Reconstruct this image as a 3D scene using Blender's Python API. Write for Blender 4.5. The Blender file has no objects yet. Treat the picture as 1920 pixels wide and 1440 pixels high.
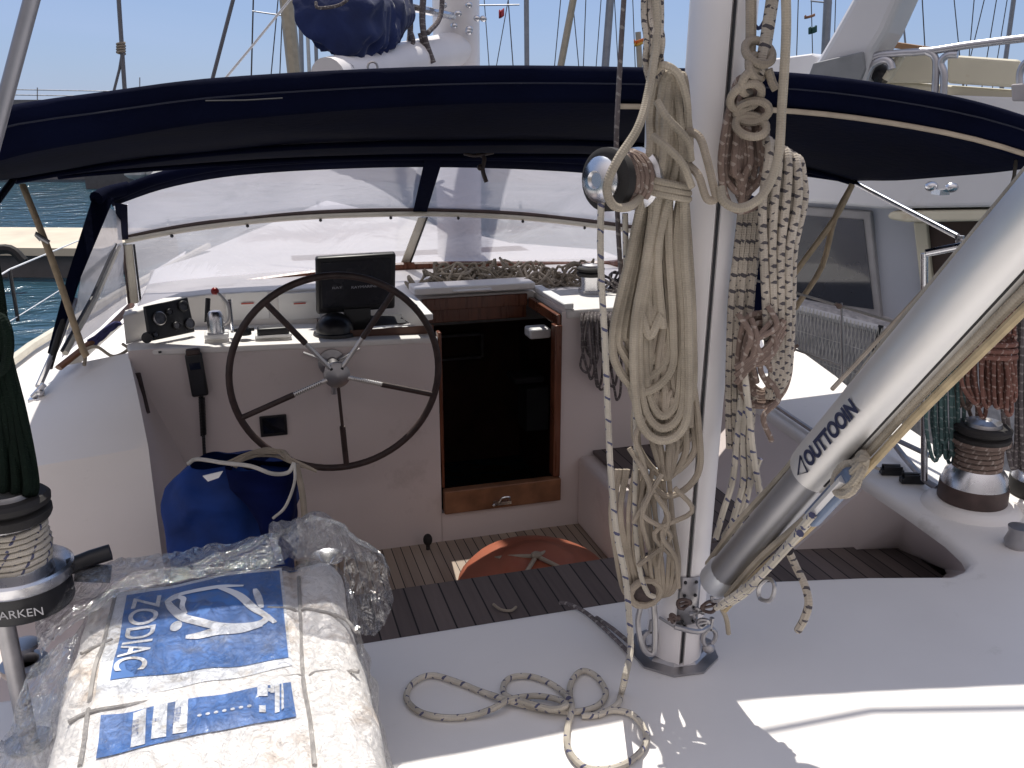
import bpy, bmesh, math, random
from mathutils import Vector, Matrix, noise
random.seed(7)
SC = bpy.context.scene
COL = SC.collection
# ---------------------------------------------------------------- camera model
F = 1700.0; TH = math.atan(520/F); PS = math.atan(530*math.cos(TH)/F); H = 1.35
def ray(x, y):
    a = (x-960)/F; b = (720-y)/F
    fh = math.cos(TH)+b*math.sin(TH); z = -math.sin(TH)+b*math.cos(TH)
    return Vector((a*math.cos(PS)+fh*math.sin(PS), -a*math.sin(PS)+fh*math.cos(PS), z)), fh
def P(x, y, X=None, Y=None, Z=None, D=None, V=None):
    """surveyed point of the place: on plane X/Y/Z = const, at depth D, or on a vertical plane V metres ahead"""
    r, fh = ray(x, y)
    if D is not None: t = D
    elif V is not None: t = V/fh
    elif X is not None: t = X/r.x
    elif Y is not None: t = Y/r.y
    else: t = (Z-H)/r.z
    return Vector((r.x*t, r.y*t, r.z*t+H))
def PP(x, y, p0, n):
    r, _ = ray(x, y); o = Vector((0, 0, H)); n = Vector(n)
    return o + r*((Vector(p0)-o).dot(n)/r.dot(n))
def V3(*a): return Vector(a)

# ---------------------------------------------------------------- objects
OFF = {}
def thing(name, label, cat, loc=(0, 0, 0), group=None, kind=None):
    o = bpy.data.objects.new(name, None); COL.objects.link(o); o.empty_display_size = .05
    o.location = loc; OFF[o.name] = Vector(loc)
    o['label'] = label; o['category'] = cat
    if group: o['group'] = group
    if kind: o['kind'] = kind
    return o
def tag(o, label=None, cat=None, group=None, kind=None):
    if label: o['label'] = label
    if cat: o['category'] = cat
    if group: o['group'] = group
    if kind: o['kind'] = kind
    return o
class MB:
    def __init__(s): s.v = []; s.f = []; s.uv = []
    def add(s, vs, fs, uvs=None):
        b = len(s.v); s.v += [Vector(v) for v in vs]
        for k, f in enumerate(fs):
            s.f.append([b+i for i in f]); s.uv.append(uvs[k] if uvs else [(0, 0)]*len(f))
        return s
    def box(s, c, size, R=None):
        c = Vector(c); sx, sy, sz = [q/2 for q in size]
        vs = [Vector((x, y, z)) for x in (-sx, sx) for y in (-sy, sy) for z in (-sz, sz)]
        if R: vs = [R @ v for v in vs]
        return s.add([v+c for v in vs], [(0, 1, 3, 2), (4, 6, 7, 5), (0, 4, 5, 1), (2, 3, 7, 6), (0, 2, 6, 4), (1, 5, 7, 3)])
    def poly(s, pts, ex=None):
        n = len(pts); pts = [Vector(p) for p in pts]
        if ex is None: return s.add(pts, [list(range(n))])
        ex = Vector(ex); top = [p+ex for p in pts]
        return s.add(pts+top, [list(range(n))[::-1], list(range(n, 2*n))]+[(i, (i+1) % n, n+(i+1) % n, n+i) for i in range(n)])
    def strip(s, A, B):
        n = len(A); return s.add(list(A)+list(B), [(i, i+1, n+i+1, n+i) for i in range(n-1)])
    def grid(s, fn, nu, nv):
        vs = [fn(i/nu, j/nv) for j in range(nv+1) for i in range(nu+1)]
        fs = []; uv = []
        for j in range(nv):
            for i in range(nu):
                a = j*(nu+1)+i; fs.append((a, a+1, a+nu+2, a+nu+1))
                uv.append([(i/nu, j/nv), ((i+1)/nu, j/nv), ((i+1)/nu, (j+1)/nv), (i/nu, (j+1)/nv)])
        return s.add(vs, fs, uv)
    def tube(s, pts, r, n=8, closed=False, cap=True, smooth=0, flat=1.0):
        pts = [Vector(p) for p in pts]
        if smooth: pts = catmull(pts, smooth, closed)
        m = len(pts); rr = r if isinstance(r, (list, tuple)) else None
        T = []
        for i in range(m):
            a = pts[(i-1) % m] if (closed or i > 0) else pts[i]; b = pts[(i+1) % m] if (closed or i < m-1) else pts[i]
            t = (b-a); T.append(t.normalized() if t.length > 1e-9 else Vector((0, 0, 1)))
        up = Vector((0, 0, 1)) if abs(T[0].z) < .9 else Vector((0, 1, 0))
        N = (up - T[0]*up.dot(T[0])).normalized(); vs = []; L = [0]
        for i in range(m):
            if i:
                N = N - T[i]*N.dot(T[i])
                N = N.normalized() if N.length > 1e-6 else T[i].orthogonal().normalized()
                L.append(L[-1]+(pts[i]-pts[i-1]).length)
            Bn = T[i].cross(N)
            ri = rr[min(len(rr)-1, int(i*(len(rr)-1)/max(1, m-1)+.5))] if rr else r
            for k in range(n):
                a = 2*math.pi*k/n; vs.append(pts[i]+(N*math.cos(a)*flat+Bn*math.sin(a))*ri)
        fs = []; uv = []
        mm = m if closed else m-1
        for i in range(mm):
            j = (i+1) % m; l0 = L[i]; l1 = L[j] if j else L[i]+(pts[0]-pts[i]).length
            for k in range(n):
                k2 = (k+1) % n
                fs.append((i*n+k, i*n+k2, j*n+k2, j*n+k)); uv.append([(l0, k/n), (l0, (k+1)/n), (l1, (k+1)/n), (l1, k/n)])
        if cap and not closed:
            fs.append(tuple(range(n))[::-1]); uv.append([(0, 0)]*n)
            fs.append(tuple((m-1)*n+k for k in range(n))); uv.append([(0, 0)]*n)
        return s.add(vs, fs, uv)
    def lathe(s, prof, c, axis=(0, 0, 1), n=28):
        """prof: list of (radius, height)"""
        c = Vector(c); ax = Vector(axis).normalized(); u = ax.orthogonal().normalized(); w = ax.cross(u)
        vs = []
        for r, h in prof:
            for k in range(n):
                a = 2*math.pi*k/n; vs.append(c+ax*h+(u*math.cos(a)+w*math.sin(a))*max(r, 1e-5))
        fs = []; uv = []
        for i in range(len(prof)-1):
            for k in range(n):
                k2 = (k+1) % n; fs.append((i*n+k, i*n+k2, (i+1)*n+k2, (i+1)*n+k))
                uv.append([(k/n, i*.1), ((k+1)/n, i*.1), ((k+1)/n, i*.1+.1), (k/n, i*.1+.1)])
        fs.append(tuple(range(n))[::-1]); uv.append([(0, 0)]*n)
        fs.append(tuple((len(prof)-1)*n+k for k in range(n))); uv.append([(0, 0)]*n)
        return s.add(vs, fs, uv)
    def ball(s, c, rx, ry=None, rz=None, n=14, m=9, R=None):
        ry = ry or rx; rz = rz or rx; c = Vector(c)
        def fn(u, v):
            a = 2*math.pi*u; b = math.pi*(v-.5)
            p = Vector((rx*math.cos(a)*math.cos(b), ry*math.sin(a)*math.cos(b), rz*math.sin(b)))
            return c+(R @ p if R else p)
        return s.grid(fn, n, m)
    def build(s, name, mt, parent=None, smooth=40, bevel=0, seg=2, solid=0, sub=0, weld=False):
        off = OFF[parent.name] if parent else Vector((0, 0, 0))
        if not parent:
            c = sum(s.v, Vector())/len(s.v); off = Vector((c.x, c.y, min(v.z for v in s.v)))
        me = bpy.data.meshes.new(name)
        me.from_pydata([tuple(v-off) for v in s.v], [], s.f)
        ul = me.uv_layers.new(name='UVMap'); k = 0
        flat = [c for f in s.uv for c in f]
        for i, lp in enumerate(me.loops): ul.data[i].uv = flat[i]
        if weld or bevel or sub:
            bm = bmesh.new(); bm.from_mesh(me)
            bmesh.ops.remove_doubles(bm, verts=bm.verts, dist=1e-5)
            bmesh.ops.recalc_face_normals(bm, faces=bm.faces); bm.to_mesh(me); bm.free()
        me.materials.append(mt)
        if smooth:
            for p in me.polygons: p.use_smooth = True
            me.set_sharp_from_angle(angle=math.radians(smooth))
        o = bpy.data.objects.new(name, me); COL.objects.link(o)
        if parent: o.parent = parent
        else: o.location = off
        OFF[o.name] = off
        if solid:
            md = o.modifiers.new('s', 'SOLIDIFY'); md.thickness = solid; md.offset = 0
        if bevel:
            md = o.modifiers.new('b', 'BEVEL'); md.width = bevel; md.segments = seg; md.limit_method = 'ANGLE'; md.angle_limit = math.radians(35)
            md.harden_normals = False
        if sub:
            md = o.modifiers.new('u', 'SUBSURF'); md.levels = sub; md.render_levels = sub
        return o
def catmull(p, k, closed=False):
    n = len(p); out = []
    for i in range(n if closed else n-1):
        p0 = p[(i-1) % n] if (closed or i > 0) else p[i]*2-p[i+1]
        p1 = p[i]; p2 = p[(i+1) % n]
        p3 = p[(i+2) % n] if (closed or i < n-2) else p[i+1]*2-p[i]
        for q in range(k):
            t = q/k
            out.append(.5*((2*p1)+(p2-p0)*t+(2*p0-5*p1+4*p2-p3)*t*t+(3*p1-p0-3*p2+p3)*t**3))
    if not closed: out.append(p[-1])
    return out
def text_part(body, mt, parent, org, xdir, ydir, size, width=None, thick=.0006, name='lettering', bold=0):
    cu = bpy.data.curves.new('t', 'FONT'); cu.body = body; cu.size = 1; cu.extrude = 0; cu.offset = bold
    cu.align_x = 'CENTER'; cu.align_y = 'CENTER'
    ob = bpy.data.objects.new('t', cu); COL.objects.link(ob); bpy.context.view_layer.update()
    me = bpy.data.meshes.new_from_object(ob); bpy.data.objects.remove(ob)
    xs = [v.co.x for v in me.vertices]; ys = [v.co.y for v in me.vertices]
    w = max(xs)-min(xs); h = max(ys)-min(ys); cx = (max(xs)+min(xs))/2; cy = (max(ys)+min(ys))/2
    X = Vector(xdir).normalized(); Y = Vector(ydir).normalized(); Nn = X.cross(Y)
    sx = (width/w) if width else size/h; sy = size/h
    m = MB(); vs = [Vector(org)+X*(v.co.x-cx)*sx+Y*(v.co.y-cy)*sy+Nn*thick for v in me.vertices]
    m.add(vs, [list(p.vertices) for p in me.polygons])
    bpy.data.meshes.remove(me)
    return m.build(name, mt, parent, smooth=0)

# ---------------------------------------------------------------- materials
MC = {}
def nt(name):
    m = bpy.data.materials.new(name); m.use_nodes = True; t = m.node_tree
    return m, t, t.nodes, t.links, t.nodes['Principled BSDF']
def mat(name, col, rough=.5, metal=0, var=.12, scale=8, bump=.0, bscale=60, spec=.5, dirt=None, dscale=5, dth=.55, stretch=(1, 1, 1), sheen=0):
    if name in MC: return MC[name]
    m, t, N, L, B = nt(name)
    tc = N.new('ShaderNodeTexCoord'); mp = N.new('ShaderNodeMapping'); mp.inputs['Scale'].default_value = stretch
    L.new(tc.outputs['Object'], mp.inputs['Vector'])
    n1 = N.new('ShaderNodeTexNoise'); n1.inputs['Scale'].default_value = scale; n1.inputs['Detail'].default_value = 6
    L.new(mp.outputs[0], n1.inputs['Vector'])
    r = N.new('ShaderNodeValToRGB'); r.color_ramp.elements[0].position = .3; r.color_ramp.elements[1].position = .7
    r.color_ramp.elements[0].color = [c*(1-var) for c in col]+[1]; r.color_ramp.elements[1].color = [min(1, c*(1+var)) for c in col]+[1]
    L.new(n1.outputs[0], r.inputs[0]); out = r.outputs[0]
    if dirt:
        n3 = N.new('ShaderNodeTexNoise'); n3.inputs['Scale'].default_value = dscale; n3.inputs['Detail'].default_value = 8; n3.inputs['Roughness'].default_value = .7
        L.new(mp.outputs[0], n3.inputs['Vector'])
        r3 = N.new('ShaderNodeValToRGB'); r3.color_ramp.elements[0].position = dth; r3.color_ramp.elements[1].position = dth+.2
        L.new(n3.outputs[0], r3.inputs[0]); mx = N.new('ShaderNodeMixRGB'); L.new(r3.outputs[0], mx.inputs[0]); L.new(out, mx.inputs[1])
        mx.inputs[2].default_value = list(dirt)+[1]; out = mx.outputs[0]
    L.new(out, B.inputs['Base Color'])
    rr = N.new('ShaderNodeMapRange'); rr.inputs[3].default_value = max(0, rough-.08); rr.inputs[4].default_value = min(1, rough+.1)
    L.new(n1.outputs[0], rr.inputs[0]); L.new(rr.outputs[0], B.inputs['Roughness'])
    B.inputs['Metallic'].default_value = metal; B.inputs['Specular IOR Level'].default_value = spec
    if sheen: B.inputs['Sheen Weight'].default_value = sheen
    if bump:
        n2 = N.new('ShaderNodeTexNoise'); n2.inputs['Scale'].default_value = bscale; n2.inputs['Detail'].default_value = 4
        L.new(mp.outputs[0], n2.inputs['Vector']); b = N.new('ShaderNodeBump'); b.inputs['Strength'].default_value = bump; b.inputs['Distance'].default_value = .01
        L.new(n2.outputs[0], b.inputs['Height']); L.new(b.outputs[0], B.inputs['Normal'])
    MC[name] = m; return m
def M2(N, L, op, a, b=None, c=None):
    n = N.new('ShaderNodeMath'); n.operation = op
    for i, q in enumerate((a, b, c)):
        if q is None: continue
        if isinstance(q, (int, float)): n.inputs[i].default_value = q
        else: L.new(q, n.inputs[i])
    return n.outputs[0]
def rope_mat(name, col, fleck=None, r=.006, amount=.3, pitch=.03):
    """laid/braided cord: u runs along the rope in metres, v round it"""
    if name in MC: return MC[name]
    m, t, N, L, B = nt(name)
    uv = N.new('ShaderNodeUVMap'); sp = N.new('ShaderNodeSeparateXYZ'); L.new(uv.outputs[0], sp.inputs[0])
    u, v = sp.outputs[0], sp.outputs[1]; k = 1/(r*1.1)
    a = M2(N, L, 'SINE', M2(N, L, 'MULTIPLY', M2(N, L, 'ADD', M2(N, L, 'MULTIPLY', u, k), M2(N, L, 'MULTIPLY', v, 3)), 6.2832))
    b = M2(N, L, 'SINE', M2(N, L, 'MULTIPLY', M2(N, L, 'SUBTRACT', M2(N, L, 'MULTIPLY', u, k), M2(N, L, 'MULTIPLY', v, 3)), 6.2832))
    h = M2(N, L, 'MULTIPLY', a, b)
    tc = N.new('ShaderNodeTexCoord'); n1 = N.new('ShaderNodeTexNoise'); n1.inputs['Scale'].default_value = 9; n1.inputs['Detail'].default_value = 5
    L.new(tc.outputs['Object'], n1.inputs['Vector'])
    rp = N.new('ShaderNodeValToRGB'); rp.color_ramp.elements[0].position = .3; rp.color_ramp.elements[1].position = .72
    rp.color_ramp.elements[0].color = [c*.62 for c in col]+[1]; rp.color_ramp.elements[1].color = [min(1, c*1.15) for c in col]+[1]
    L.new(n1.outputs[0], rp.inputs[0]); out = rp.outputs[0]
    mx = N.new('ShaderNodeMixRGB'); mx.blend_type = 'MULTIPLY'; mx.inputs[0].default_value = .22
    L.new(out, mx.inputs[1]); g = N.new('ShaderNodeMapRange'); g.inputs[1].default_value = -1; g.inputs[3].default_value = .35
    L.new(h, g.inputs[0]); L.new(g.outputs[0], mx.inputs[2]); out = mx.outputs[0]
    if fleck:
        s1 = M2(N, L, 'FRACT', M2(N, L, 'ADD', M2(N, L, 'MULTIPLY', u, 1/pitch), v))
        s2 = M2(N, L, 'FRACT', M2(N, L, 'ADD', M2(N, L, 'MULTIPLY', u, .5/pitch), M2(N, L, 'MULTIPLY', v, -1)))
        n4 = N.new('ShaderNodeTexNoise'); n4.inputs['Scale'].default_value = 55; L.new(tc.outputs['Object'], n4.inputs[0])
        q = M2(N, L, 'MULTIPLY', M2(N, L, 'LESS_THAN', s1, M2(N, L, 'MULTIPLY', n4.outputs[0], amount*2.0)), M2(N, L, 'LESS_THAN', s2, .5)); q = M2(N, L, 'MULTIPLY', q, M2(N, L, 'GREATER_THAN', n4.outputs[0], .40)); q = M2(N, L, 'MULTIPLY', q, .85)
        m3 = N.new('ShaderNodeMixRGB'); L.new(q, m3.inputs[0]); L.new(out, m3.inputs[1]); m3.inputs[2].default_value = list(fleck)+[1]; out = m3.outputs[0]
    L.new(out, B.inputs['Base Color']); B.inputs['Roughness'].default_value = .9; B.inputs['Specular IOR Level'].default_value = .15
    bp = N.new('ShaderNodeBump'); bp.inputs['Strength'].default_value = .35; bp.inputs['Distance'].default_value = r*.25
    L.new(h, bp.inputs['Height']); L.new(bp.outputs[0], B.inputs['Normal'])
    MC[name] = m; return m
def plank_mat(name, c1, c2, w, seam=(.01, .01, .012), axis=0, sw=.09, bleach=None):
    m, t, N, L, B = nt(name)
    tc = N.new('ShaderNodeTexCoord'); sp = N.new('ShaderNodeSeparateXYZ'); L.new(tc.outputs['Object'], sp.inputs[0])
    x = M2(N, L, 'DIVIDE', sp.outputs[axis], w)
    fr = M2(N, L, 'FRACT', x); fl = M2(N, L, 'FLOOR', x)
    wn = N.new('ShaderNodeTexWhiteNoise'); wn.noise_dimensions = '1D'; L.new(fl, wn.inputs['W'])
    mp = N.new('ShaderNodeMapping'); mp.inputs['Scale'].default_value = (60, 4, 60) if axis == 0 else (4, 60, 60); L.new(tc.outputs['Object'], mp.inputs[0])
    n1 = N.new('ShaderNodeTexNoise'); n1.inputs['Scale'].default_value = 1; n1.inputs['Detail'].default_value = 6; L.new(mp.outputs[0], n1.inputs['Vector'])
    f = M2(N, L, 'ADD', M2(N, L, 'MULTIPLY', wn.outputs[0], .6), M2(N, L, 'MULTIPLY', n1.outputs[0], .6))
    rp = N.new('ShaderNodeValToRGB'); rp.color_ramp.elements[0].color = list(c1)+[1]; rp.color_ramp.elements[1].color = list(c2)+[1]
    rp.color_ramp.elements[0].position = .15; rp.color_ramp.elements[1].position = .95
    L.new(f, rp.inputs[0])
    mx = N.new('ShaderNodeMixRGB'); L.new(M2(N, L, 'LESS_THAN', fr, sw), mx.inputs[0]); L.new(rp.outputs[0], mx.inputs[1]); mx.inputs[2].default_value = list(seam)+[1]
    L.new(mx.outputs[0], B.inputs['Base Color']); B.inputs['Roughness'].default_value = .8
    bp = N.new('ShaderNodeBump'); bp.inputs['Strength'].default_value = .4; bp.inputs['Distance'].default_value = .002
    L.new(n1.outputs[0], bp.inputs['Height']); L.new(bp.outputs[0], B.inputs['Normal'])
    return m
def vinyl_mat(name, clear=.45, tint=(.86, .86, .93), wrinkle=.5, wscale=3, gloss=.25, trans=.6, stretch=(1, 1, 1)):
    m, t, N, L, B = nt(name); N.remove(B); out = N['Material Output']
    tc = N.new('ShaderNodeTexCoord'); mp = N.new('ShaderNodeMapping'); mp.inputs['Scale'].default_value = stretch; L.new(tc.outputs['Object'], mp.inputs[0])
    n1 = N.new('ShaderNodeTexNoise'); n1.inputs['Scale'].default_value = wscale; n1.inputs['Detail'].default_value = 5; n1.inputs['Distortion'].default_value = 1.2
    L.new(mp.outputs[0], n1.inputs['Vector'])
    bp = N.new('ShaderNodeBump'); bp.inputs['Strength'].default_value = wrinkle; bp.inputs['Distance'].default_value = .05; L.new(n1.outputs[0], bp.inputs['Height'])
    tr = N.new('ShaderNodeBsdfTransparent'); tr.inputs[0].default_value = list(tint)+[1]
    tl = N.new('ShaderNodeBsdfTranslucent'); tl.inputs[0].default_value = [c*.95 for c in tint]+[1]; L.new(bp.outputs[0], tl.inputs['Normal'])
    df = N.new('ShaderNodeBsdfDiffuse'); df.inputs[0].default_value = list(tint)+[1]; L.new(bp.outputs[0], df.inputs['Normal'])
    gl = N.new('ShaderNodeBsdfGlossy'); gl.inputs['Roughness'].default_value = .12; L.new(bp.outputs[0], gl.inputs['Normal'])
    a = N.new('ShaderNodeMixShader'); a.inputs[0].default_value = trans; L.new(df.outputs[0], a.inputs[1]); L.new(tl.outputs[0], a.inputs[2])
    fr = N.new('ShaderNodeFresnel'); fr.inputs[0].default_value = 1.45; L.new(bp.outputs[0], fr.inputs['Normal'])
    b = N.new('ShaderNodeMixShader'); rp = N.new('ShaderNodeMapRange'); rp.inputs[1].default_value = .25; rp.inputs[2].default_value = .8
    rp.inputs[3].default_value = clear+.12; rp.inputs[4].default_value = clear-.12; L.new(n1.outputs[0], rp.inputs[0]); L.new(rp.outputs[0], b.inputs[0])
    L.new(a.outputs[0], b.inputs[1]); L.new(tr.outputs[0], b.inputs[2])
    c = N.new('ShaderNodeMixShader'); L.new(M2(N, L, 'MULTIPLY', fr.outputs[0], gloss*4), c.inputs[0]); L.new(b.outputs[0], c.inputs[1]); L.new(gl.outputs[0], c.inputs[2])
    L.new(c.outputs[0], out.inputs[0]); MC[name] = m; return m

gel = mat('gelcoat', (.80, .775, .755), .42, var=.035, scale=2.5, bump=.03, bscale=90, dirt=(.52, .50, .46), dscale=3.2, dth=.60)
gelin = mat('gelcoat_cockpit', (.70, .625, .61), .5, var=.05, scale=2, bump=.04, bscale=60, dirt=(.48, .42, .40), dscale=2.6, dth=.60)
teakg = plank_mat('grey_teak', (.075, .060, .060), (.155, .125, .12), .062)
teakf = plank_mat('floor_teak', (.28, .22, .18), (.46, .38, .31), .044)
mahog = mat('varnished_mahogany', (.14, .048, .024), .28, var=.3, scale=10, stretch=(6, 1, .6), bump=.05)
wood2 = mat('oiled_trim', (.22, .10, .05), .45, var=.3, scale=12)
darkw = mat('dark_cabin_wood', (.10, .045, .03), .6, var=.3, scale=6)
navy = mat('navy_canvas', (.0028, .0042, .016), .95, var=.25, scale=4, bump=.25, bscale=35, spec=.05)
navy_hi = mat('navy_sailcover', (.012, .022, .085), .8, var=.35, scale=5, bump=.4, bscale=14, spec=.2, sheen=.2)
chrome = mat('stainless', (.66, .66, .68), .26, 1, var=.08, scale=20)
dullm = mat('dull_stainless', (.42, .41, .42), .42, 1, var=.2, scale=14)
alu = mat('anodised_aluminium', (.70, .69, .68), .42, .75, var=.06, scale=5, dirt=(.42, .38, .32), dscale=6, dth=.62, stretch=(1, 1, .3))
alup = mat('painted_mast', (.80, .77, .77), .35, 0, var=.05, scale=4, dirt=(.45, .36, .25), dscale=9, dth=.66, stretch=(1, 1, .25))
blackp = mat('black_plastic', (.012, .012, .015), .4, var=.3, scale=20)
rubber = mat('black_rubber', (.02, .018, .018), .75, var=.3, scale=20)
bronze = mat('brown_winch_base', (.07, .045, .04), .5, var=.3, scale=20)
leather = mat('brown_leather', (.05, .032, .030), .55, var=.35, scale=30, bump=.2, bscale=120)
creamt = mat('cream_frame', (.62, .58, .48), .4, var=.08, scale=12, dirt=(.35, .27, .18), dscale=10, dth=.62)
glassd = mat('dark_glass', (.01, .012, .018), .08, var=.2, scale=3, spec=.8)
redp = mat('red_knob', (.25, .01, .01), .3)
whitep = mat('white_plastic', (.78, .78, .78), .4, var=.04)
redink = mat('red_print', (.45, .06, .04), .6)
orange = mat('orange_plastic', (.33, .10, .055), .5, var=.15, scale=6, dirt=(.35, .08, .04), dscale=7)
whiteink = mat('white_print', (.75, .77, .80), .6, var=.1, dirt=(.44, .37, .28), dscale=14, dth=.53)
blueink = mat('blue_print', (.07, .18, .46), .45, var=.2, scale=9, dirt=(.20, .20, .20), dscale=6, dth=.53)
navyink = mat('navy_print', (.01, .015, .05), .5)
zodw = mat('grimy_white_wrap', (.88, .85, .81), .5, var=.08, scale=6, bump=.5, bscale=9, dirt=(.46, .33, .22), dscale=7, dth=.52)
strapm = mat('grey_strap', (.36, .34, .32), .7, var=.2, scale=20)
bluebag = mat('blue_bag_cloth', (.006, .032, .17), .75, var=.35, scale=8, bump=.5, bscale=14, spec=.3)
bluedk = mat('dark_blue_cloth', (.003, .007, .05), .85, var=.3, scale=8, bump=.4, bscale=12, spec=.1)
beige = rope_mat('beige_rope', (.49, .43, .345), None, .009)
beige2 = rope_mat('greyed_rope', (.43, .37, .30), None, .008)
whitr = rope_mat('white_rope', (.62, .60, .56), None, .004)
fleckr = rope_mat('flecked_rope', (.60, .55, .47), (.03, .04, .13), .0065, .22, .026)
fleckd = rope_mat('dark_flecked_rope', (.54, .48, .41), (.03, .03, .05), .009, .38, .018)
brownr = rope_mat('brown_rope', (.27, .20, .17), (.40, .34, .30), .006, .3, .02)
maroonr = rope_mat('maroon_rope', (.22, .11, .09), (.35, .27, .24), .006, .3, .02)
tealr = rope_mat('teal_rope', (.10, .17, .17), (.25, .3, .3), .006, .3, .02)
greenr = rope_mat('dark_green_rope', (.005, .012, .008), None, .008)
greyr = rope_mat('dark_grey_rope', (.16, .14, .145), (.3, .28, .27), .005, .4, .016)
darkr = rope_mat('grey_stay_line', (.12, .11, .11), None, .005)
SUN_EL, SUN_AZ, SUN_E, SKY, EXPO = 65, 6, 4.6, .06, .1
FRONT, REAR_FILL = 1.12, (10.8, 10.0, 10.3, 1)
# ================================================================ the yacht itself
ya = thing('sailing_yacht', 'white sailing yacht with sunken cockpit, seen from its own aft deck', 'yacht', (1, 1.8, -1.2))
YB = 3.9; ZS = -.27; ZF = -.66
# --- aft deck and side decks: one sheet round the cockpit well
inner = [V3(-1.16, 3.46, 0), V3(-1.16, 2.6, 0), V3(-1.12, 2.2, 0), V3(-1.02, 2.13, 0), V3(.24, 2.13, 0), V3(.95, 2.13, 0), V3(1.37, 2.12, 0), V3(1.72, 2.045, 0),
         P(1775, 1076, Z=0), P(1803, 1066, Z=0), P(1815, 1053, Z=0), P(1806, 1037, Z=0), P(1775, 1008, Z=0), P(1700, 955, Z=0), P(1620, 902, Z=0), P(1520, 832, Z=0), P(1430, 768, Z=0), V3(2.26, 3.9, 0)]
outer = [V3(-1.45, 3.46, 0), V3(-1.5, 2.6, 0), V3(-1.5, 1.5, 0), V3(-1.5, -1.2, 0), V3(.24, -1.4, 0), V3(.95, -1.4, 0), V3(1.4, -1.4, 0), V3(2, -1.4, 0),
         V3(2.7, -1.4, 0), V3(2.95, .4, 0), V3(2.95, 1.4, 0), V3(2.93, 2.0, 0), V3(2.86, 2.35, 0), V3(2.76, 2.6, 0), V3(2.68, 2.8, 0), V3(2.74, 3.1, 0), V3(2.84, 3.6, 0), V3(2.93, 3.9, 0)]
m = MB()
def lip(p, q, k):  # rounded coaming lip rolling into the well
    d = (q-p); d.z = 0; d.normalize(); r = .035
    a = [0, .4, .8, 1.2, 1.571][k]
    return p + d*r*(1-math.sin(a)) + V3(0, 0, -r*(1-math.cos(a)))
rows = []
for k in (4, 3, 2, 1, 0): rows.append([lip(p, q, k) for p, q in zip(inner, outer)])
rows.append([p.lerp(q, .35) for p, q in zip(inner, outer)]); rows.append(outer)
for A, B in zip(rows, rows[1:]): m.strip(A, B)
m.build('aft_deck', gel, ya, smooth=60, weld=True)
# walls of the well below the lip
bot = [V3(-1.16, 3.46, ZF), V3(-1.16, 2.6, ZF), V3(-1.12, 2.2, ZF), V3(-1.02, 2.16, ZF), V3(.24, 2.16, ZF), V3(.95, 2.16, ZF), V3(1.37, 2.15, ZF), V3(1.72, 2.1, ZF),
       P(1768, 1072, Z=ZS)+V3(0, 0, -.02), P(1776, 1066, Z=ZS)+V3(0, 0, -.02), P(1772, 1058, Z=ZS)+V3(0, 0, -.02), P(1740, 1046, Z=ZS)+V3(0, 0, -.02), P(1684, 1023, Z=ZS)+V3(0, 0, -.02),
       P(1600, 1026, Z=ZS)+V3(0, 0, -.02), P(1480, 1031, Z=ZS)+V3(0, 0, -.02), P(1420, 993, Z=ZS)+V3(0, 0, -.02), P(1340, 915, Z=ZS)+V3(0, 0, -.02), V3(2.0, 3.9, ZS-.02)]
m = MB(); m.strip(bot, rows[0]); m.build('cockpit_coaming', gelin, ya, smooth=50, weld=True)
# outer hull skin + toe rail
m = MB(); m.strip([p+V3(0, 0, -1.3) for p in outer], [p+V3(0, 0, 0) for p in outer]); m.build('hull', gel, ya, smooth=30)
pts = [p for p in outer[7:]]
m = MB()
m.tube([V3(-1.5, -1.2, .03), V3(-1.5, 1.5, .03), V3(-1.5, 2.6, .03), V3(-1.45, 3.5, .03), V3(-1.38, 4.2, .03), V3(-1.2, 5.6, .04), V3(-.9, 7, .05), V3(-.3, 9, .1)], .028, 8)
m.build('toe_rail', creamt, ya)
m = MB(); m.poly([V3(-1.45, 3.46, -.003), V3(-.62, 3.47, -.003), V3(-.5, 9, .06), V3(-1.0, 7, .0), V3(-1.3, 5, 0)])
m.poly([V3(2.0, 3.9, -.003), V3(2.93, 3.9, -.003), V3(3.1, 4.6, 0), V3(3.25, 5.6, 0), V3(3.1, 7, .0), V3(2.5, 9, .05), V3(2.0, 9, .05)])
m.build('side_deck', gel, ya, smooth=0)
m = MB(); m.poly([V3(-.35, 8.99, .05), V3(2.5, 8.99, .05), V3(1.1, 12, .2)]); m.poly([V3(-.5, 6.5, .04), V3(2.3, 6.5, .04), V3(2.3, 9, .052), V3(-.3, 9, .052)]); m.build('foredeck', gel, ya, smooth=0)
m = MB(); m.strip([V3(-1.45, 3.46, -1.3), V3(-1.38, 4.2, -1.3), V3(-1.2, 5.6, -1.3), V3(-.9, 7, -1.3), V3(-.3, 9, -1.3), V3(1.1, 12, -1.1)], [V3(-1.45, 3.46, 0), V3(-1.38, 4.2, 0), V3(-1.2, 5.6, 0), V3(-.9, 7, 0), V3(-.3, 9, .05), V3(1.1, 12, .2)])
m.strip([V3(2.93, 3.9, -1.3), V3(3.1, 4.6, -1.3), V3(3.25, 5.6, -1.3), V3(3.1, 7, -1.3), V3(2.5, 9, -1.3), V3(1.1, 12, -1.1)], [V3(2.93, 3.9, 0), V3(3.1, 4.6, 0), V3(3.25, 5.6, 0), V3(3.1, 7, 0), V3(2.5, 9, .05), V3(1.1, 12, .2)])
m.build('bow_hull', gel, ya, smooth=30)
# cockpit sole
m = MB(); m.box((.75, 3.1, ZF-.02), (2.4, 1.98, .04)); m.build('cockpit_sole', teakf, ya, smooth=0)
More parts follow.
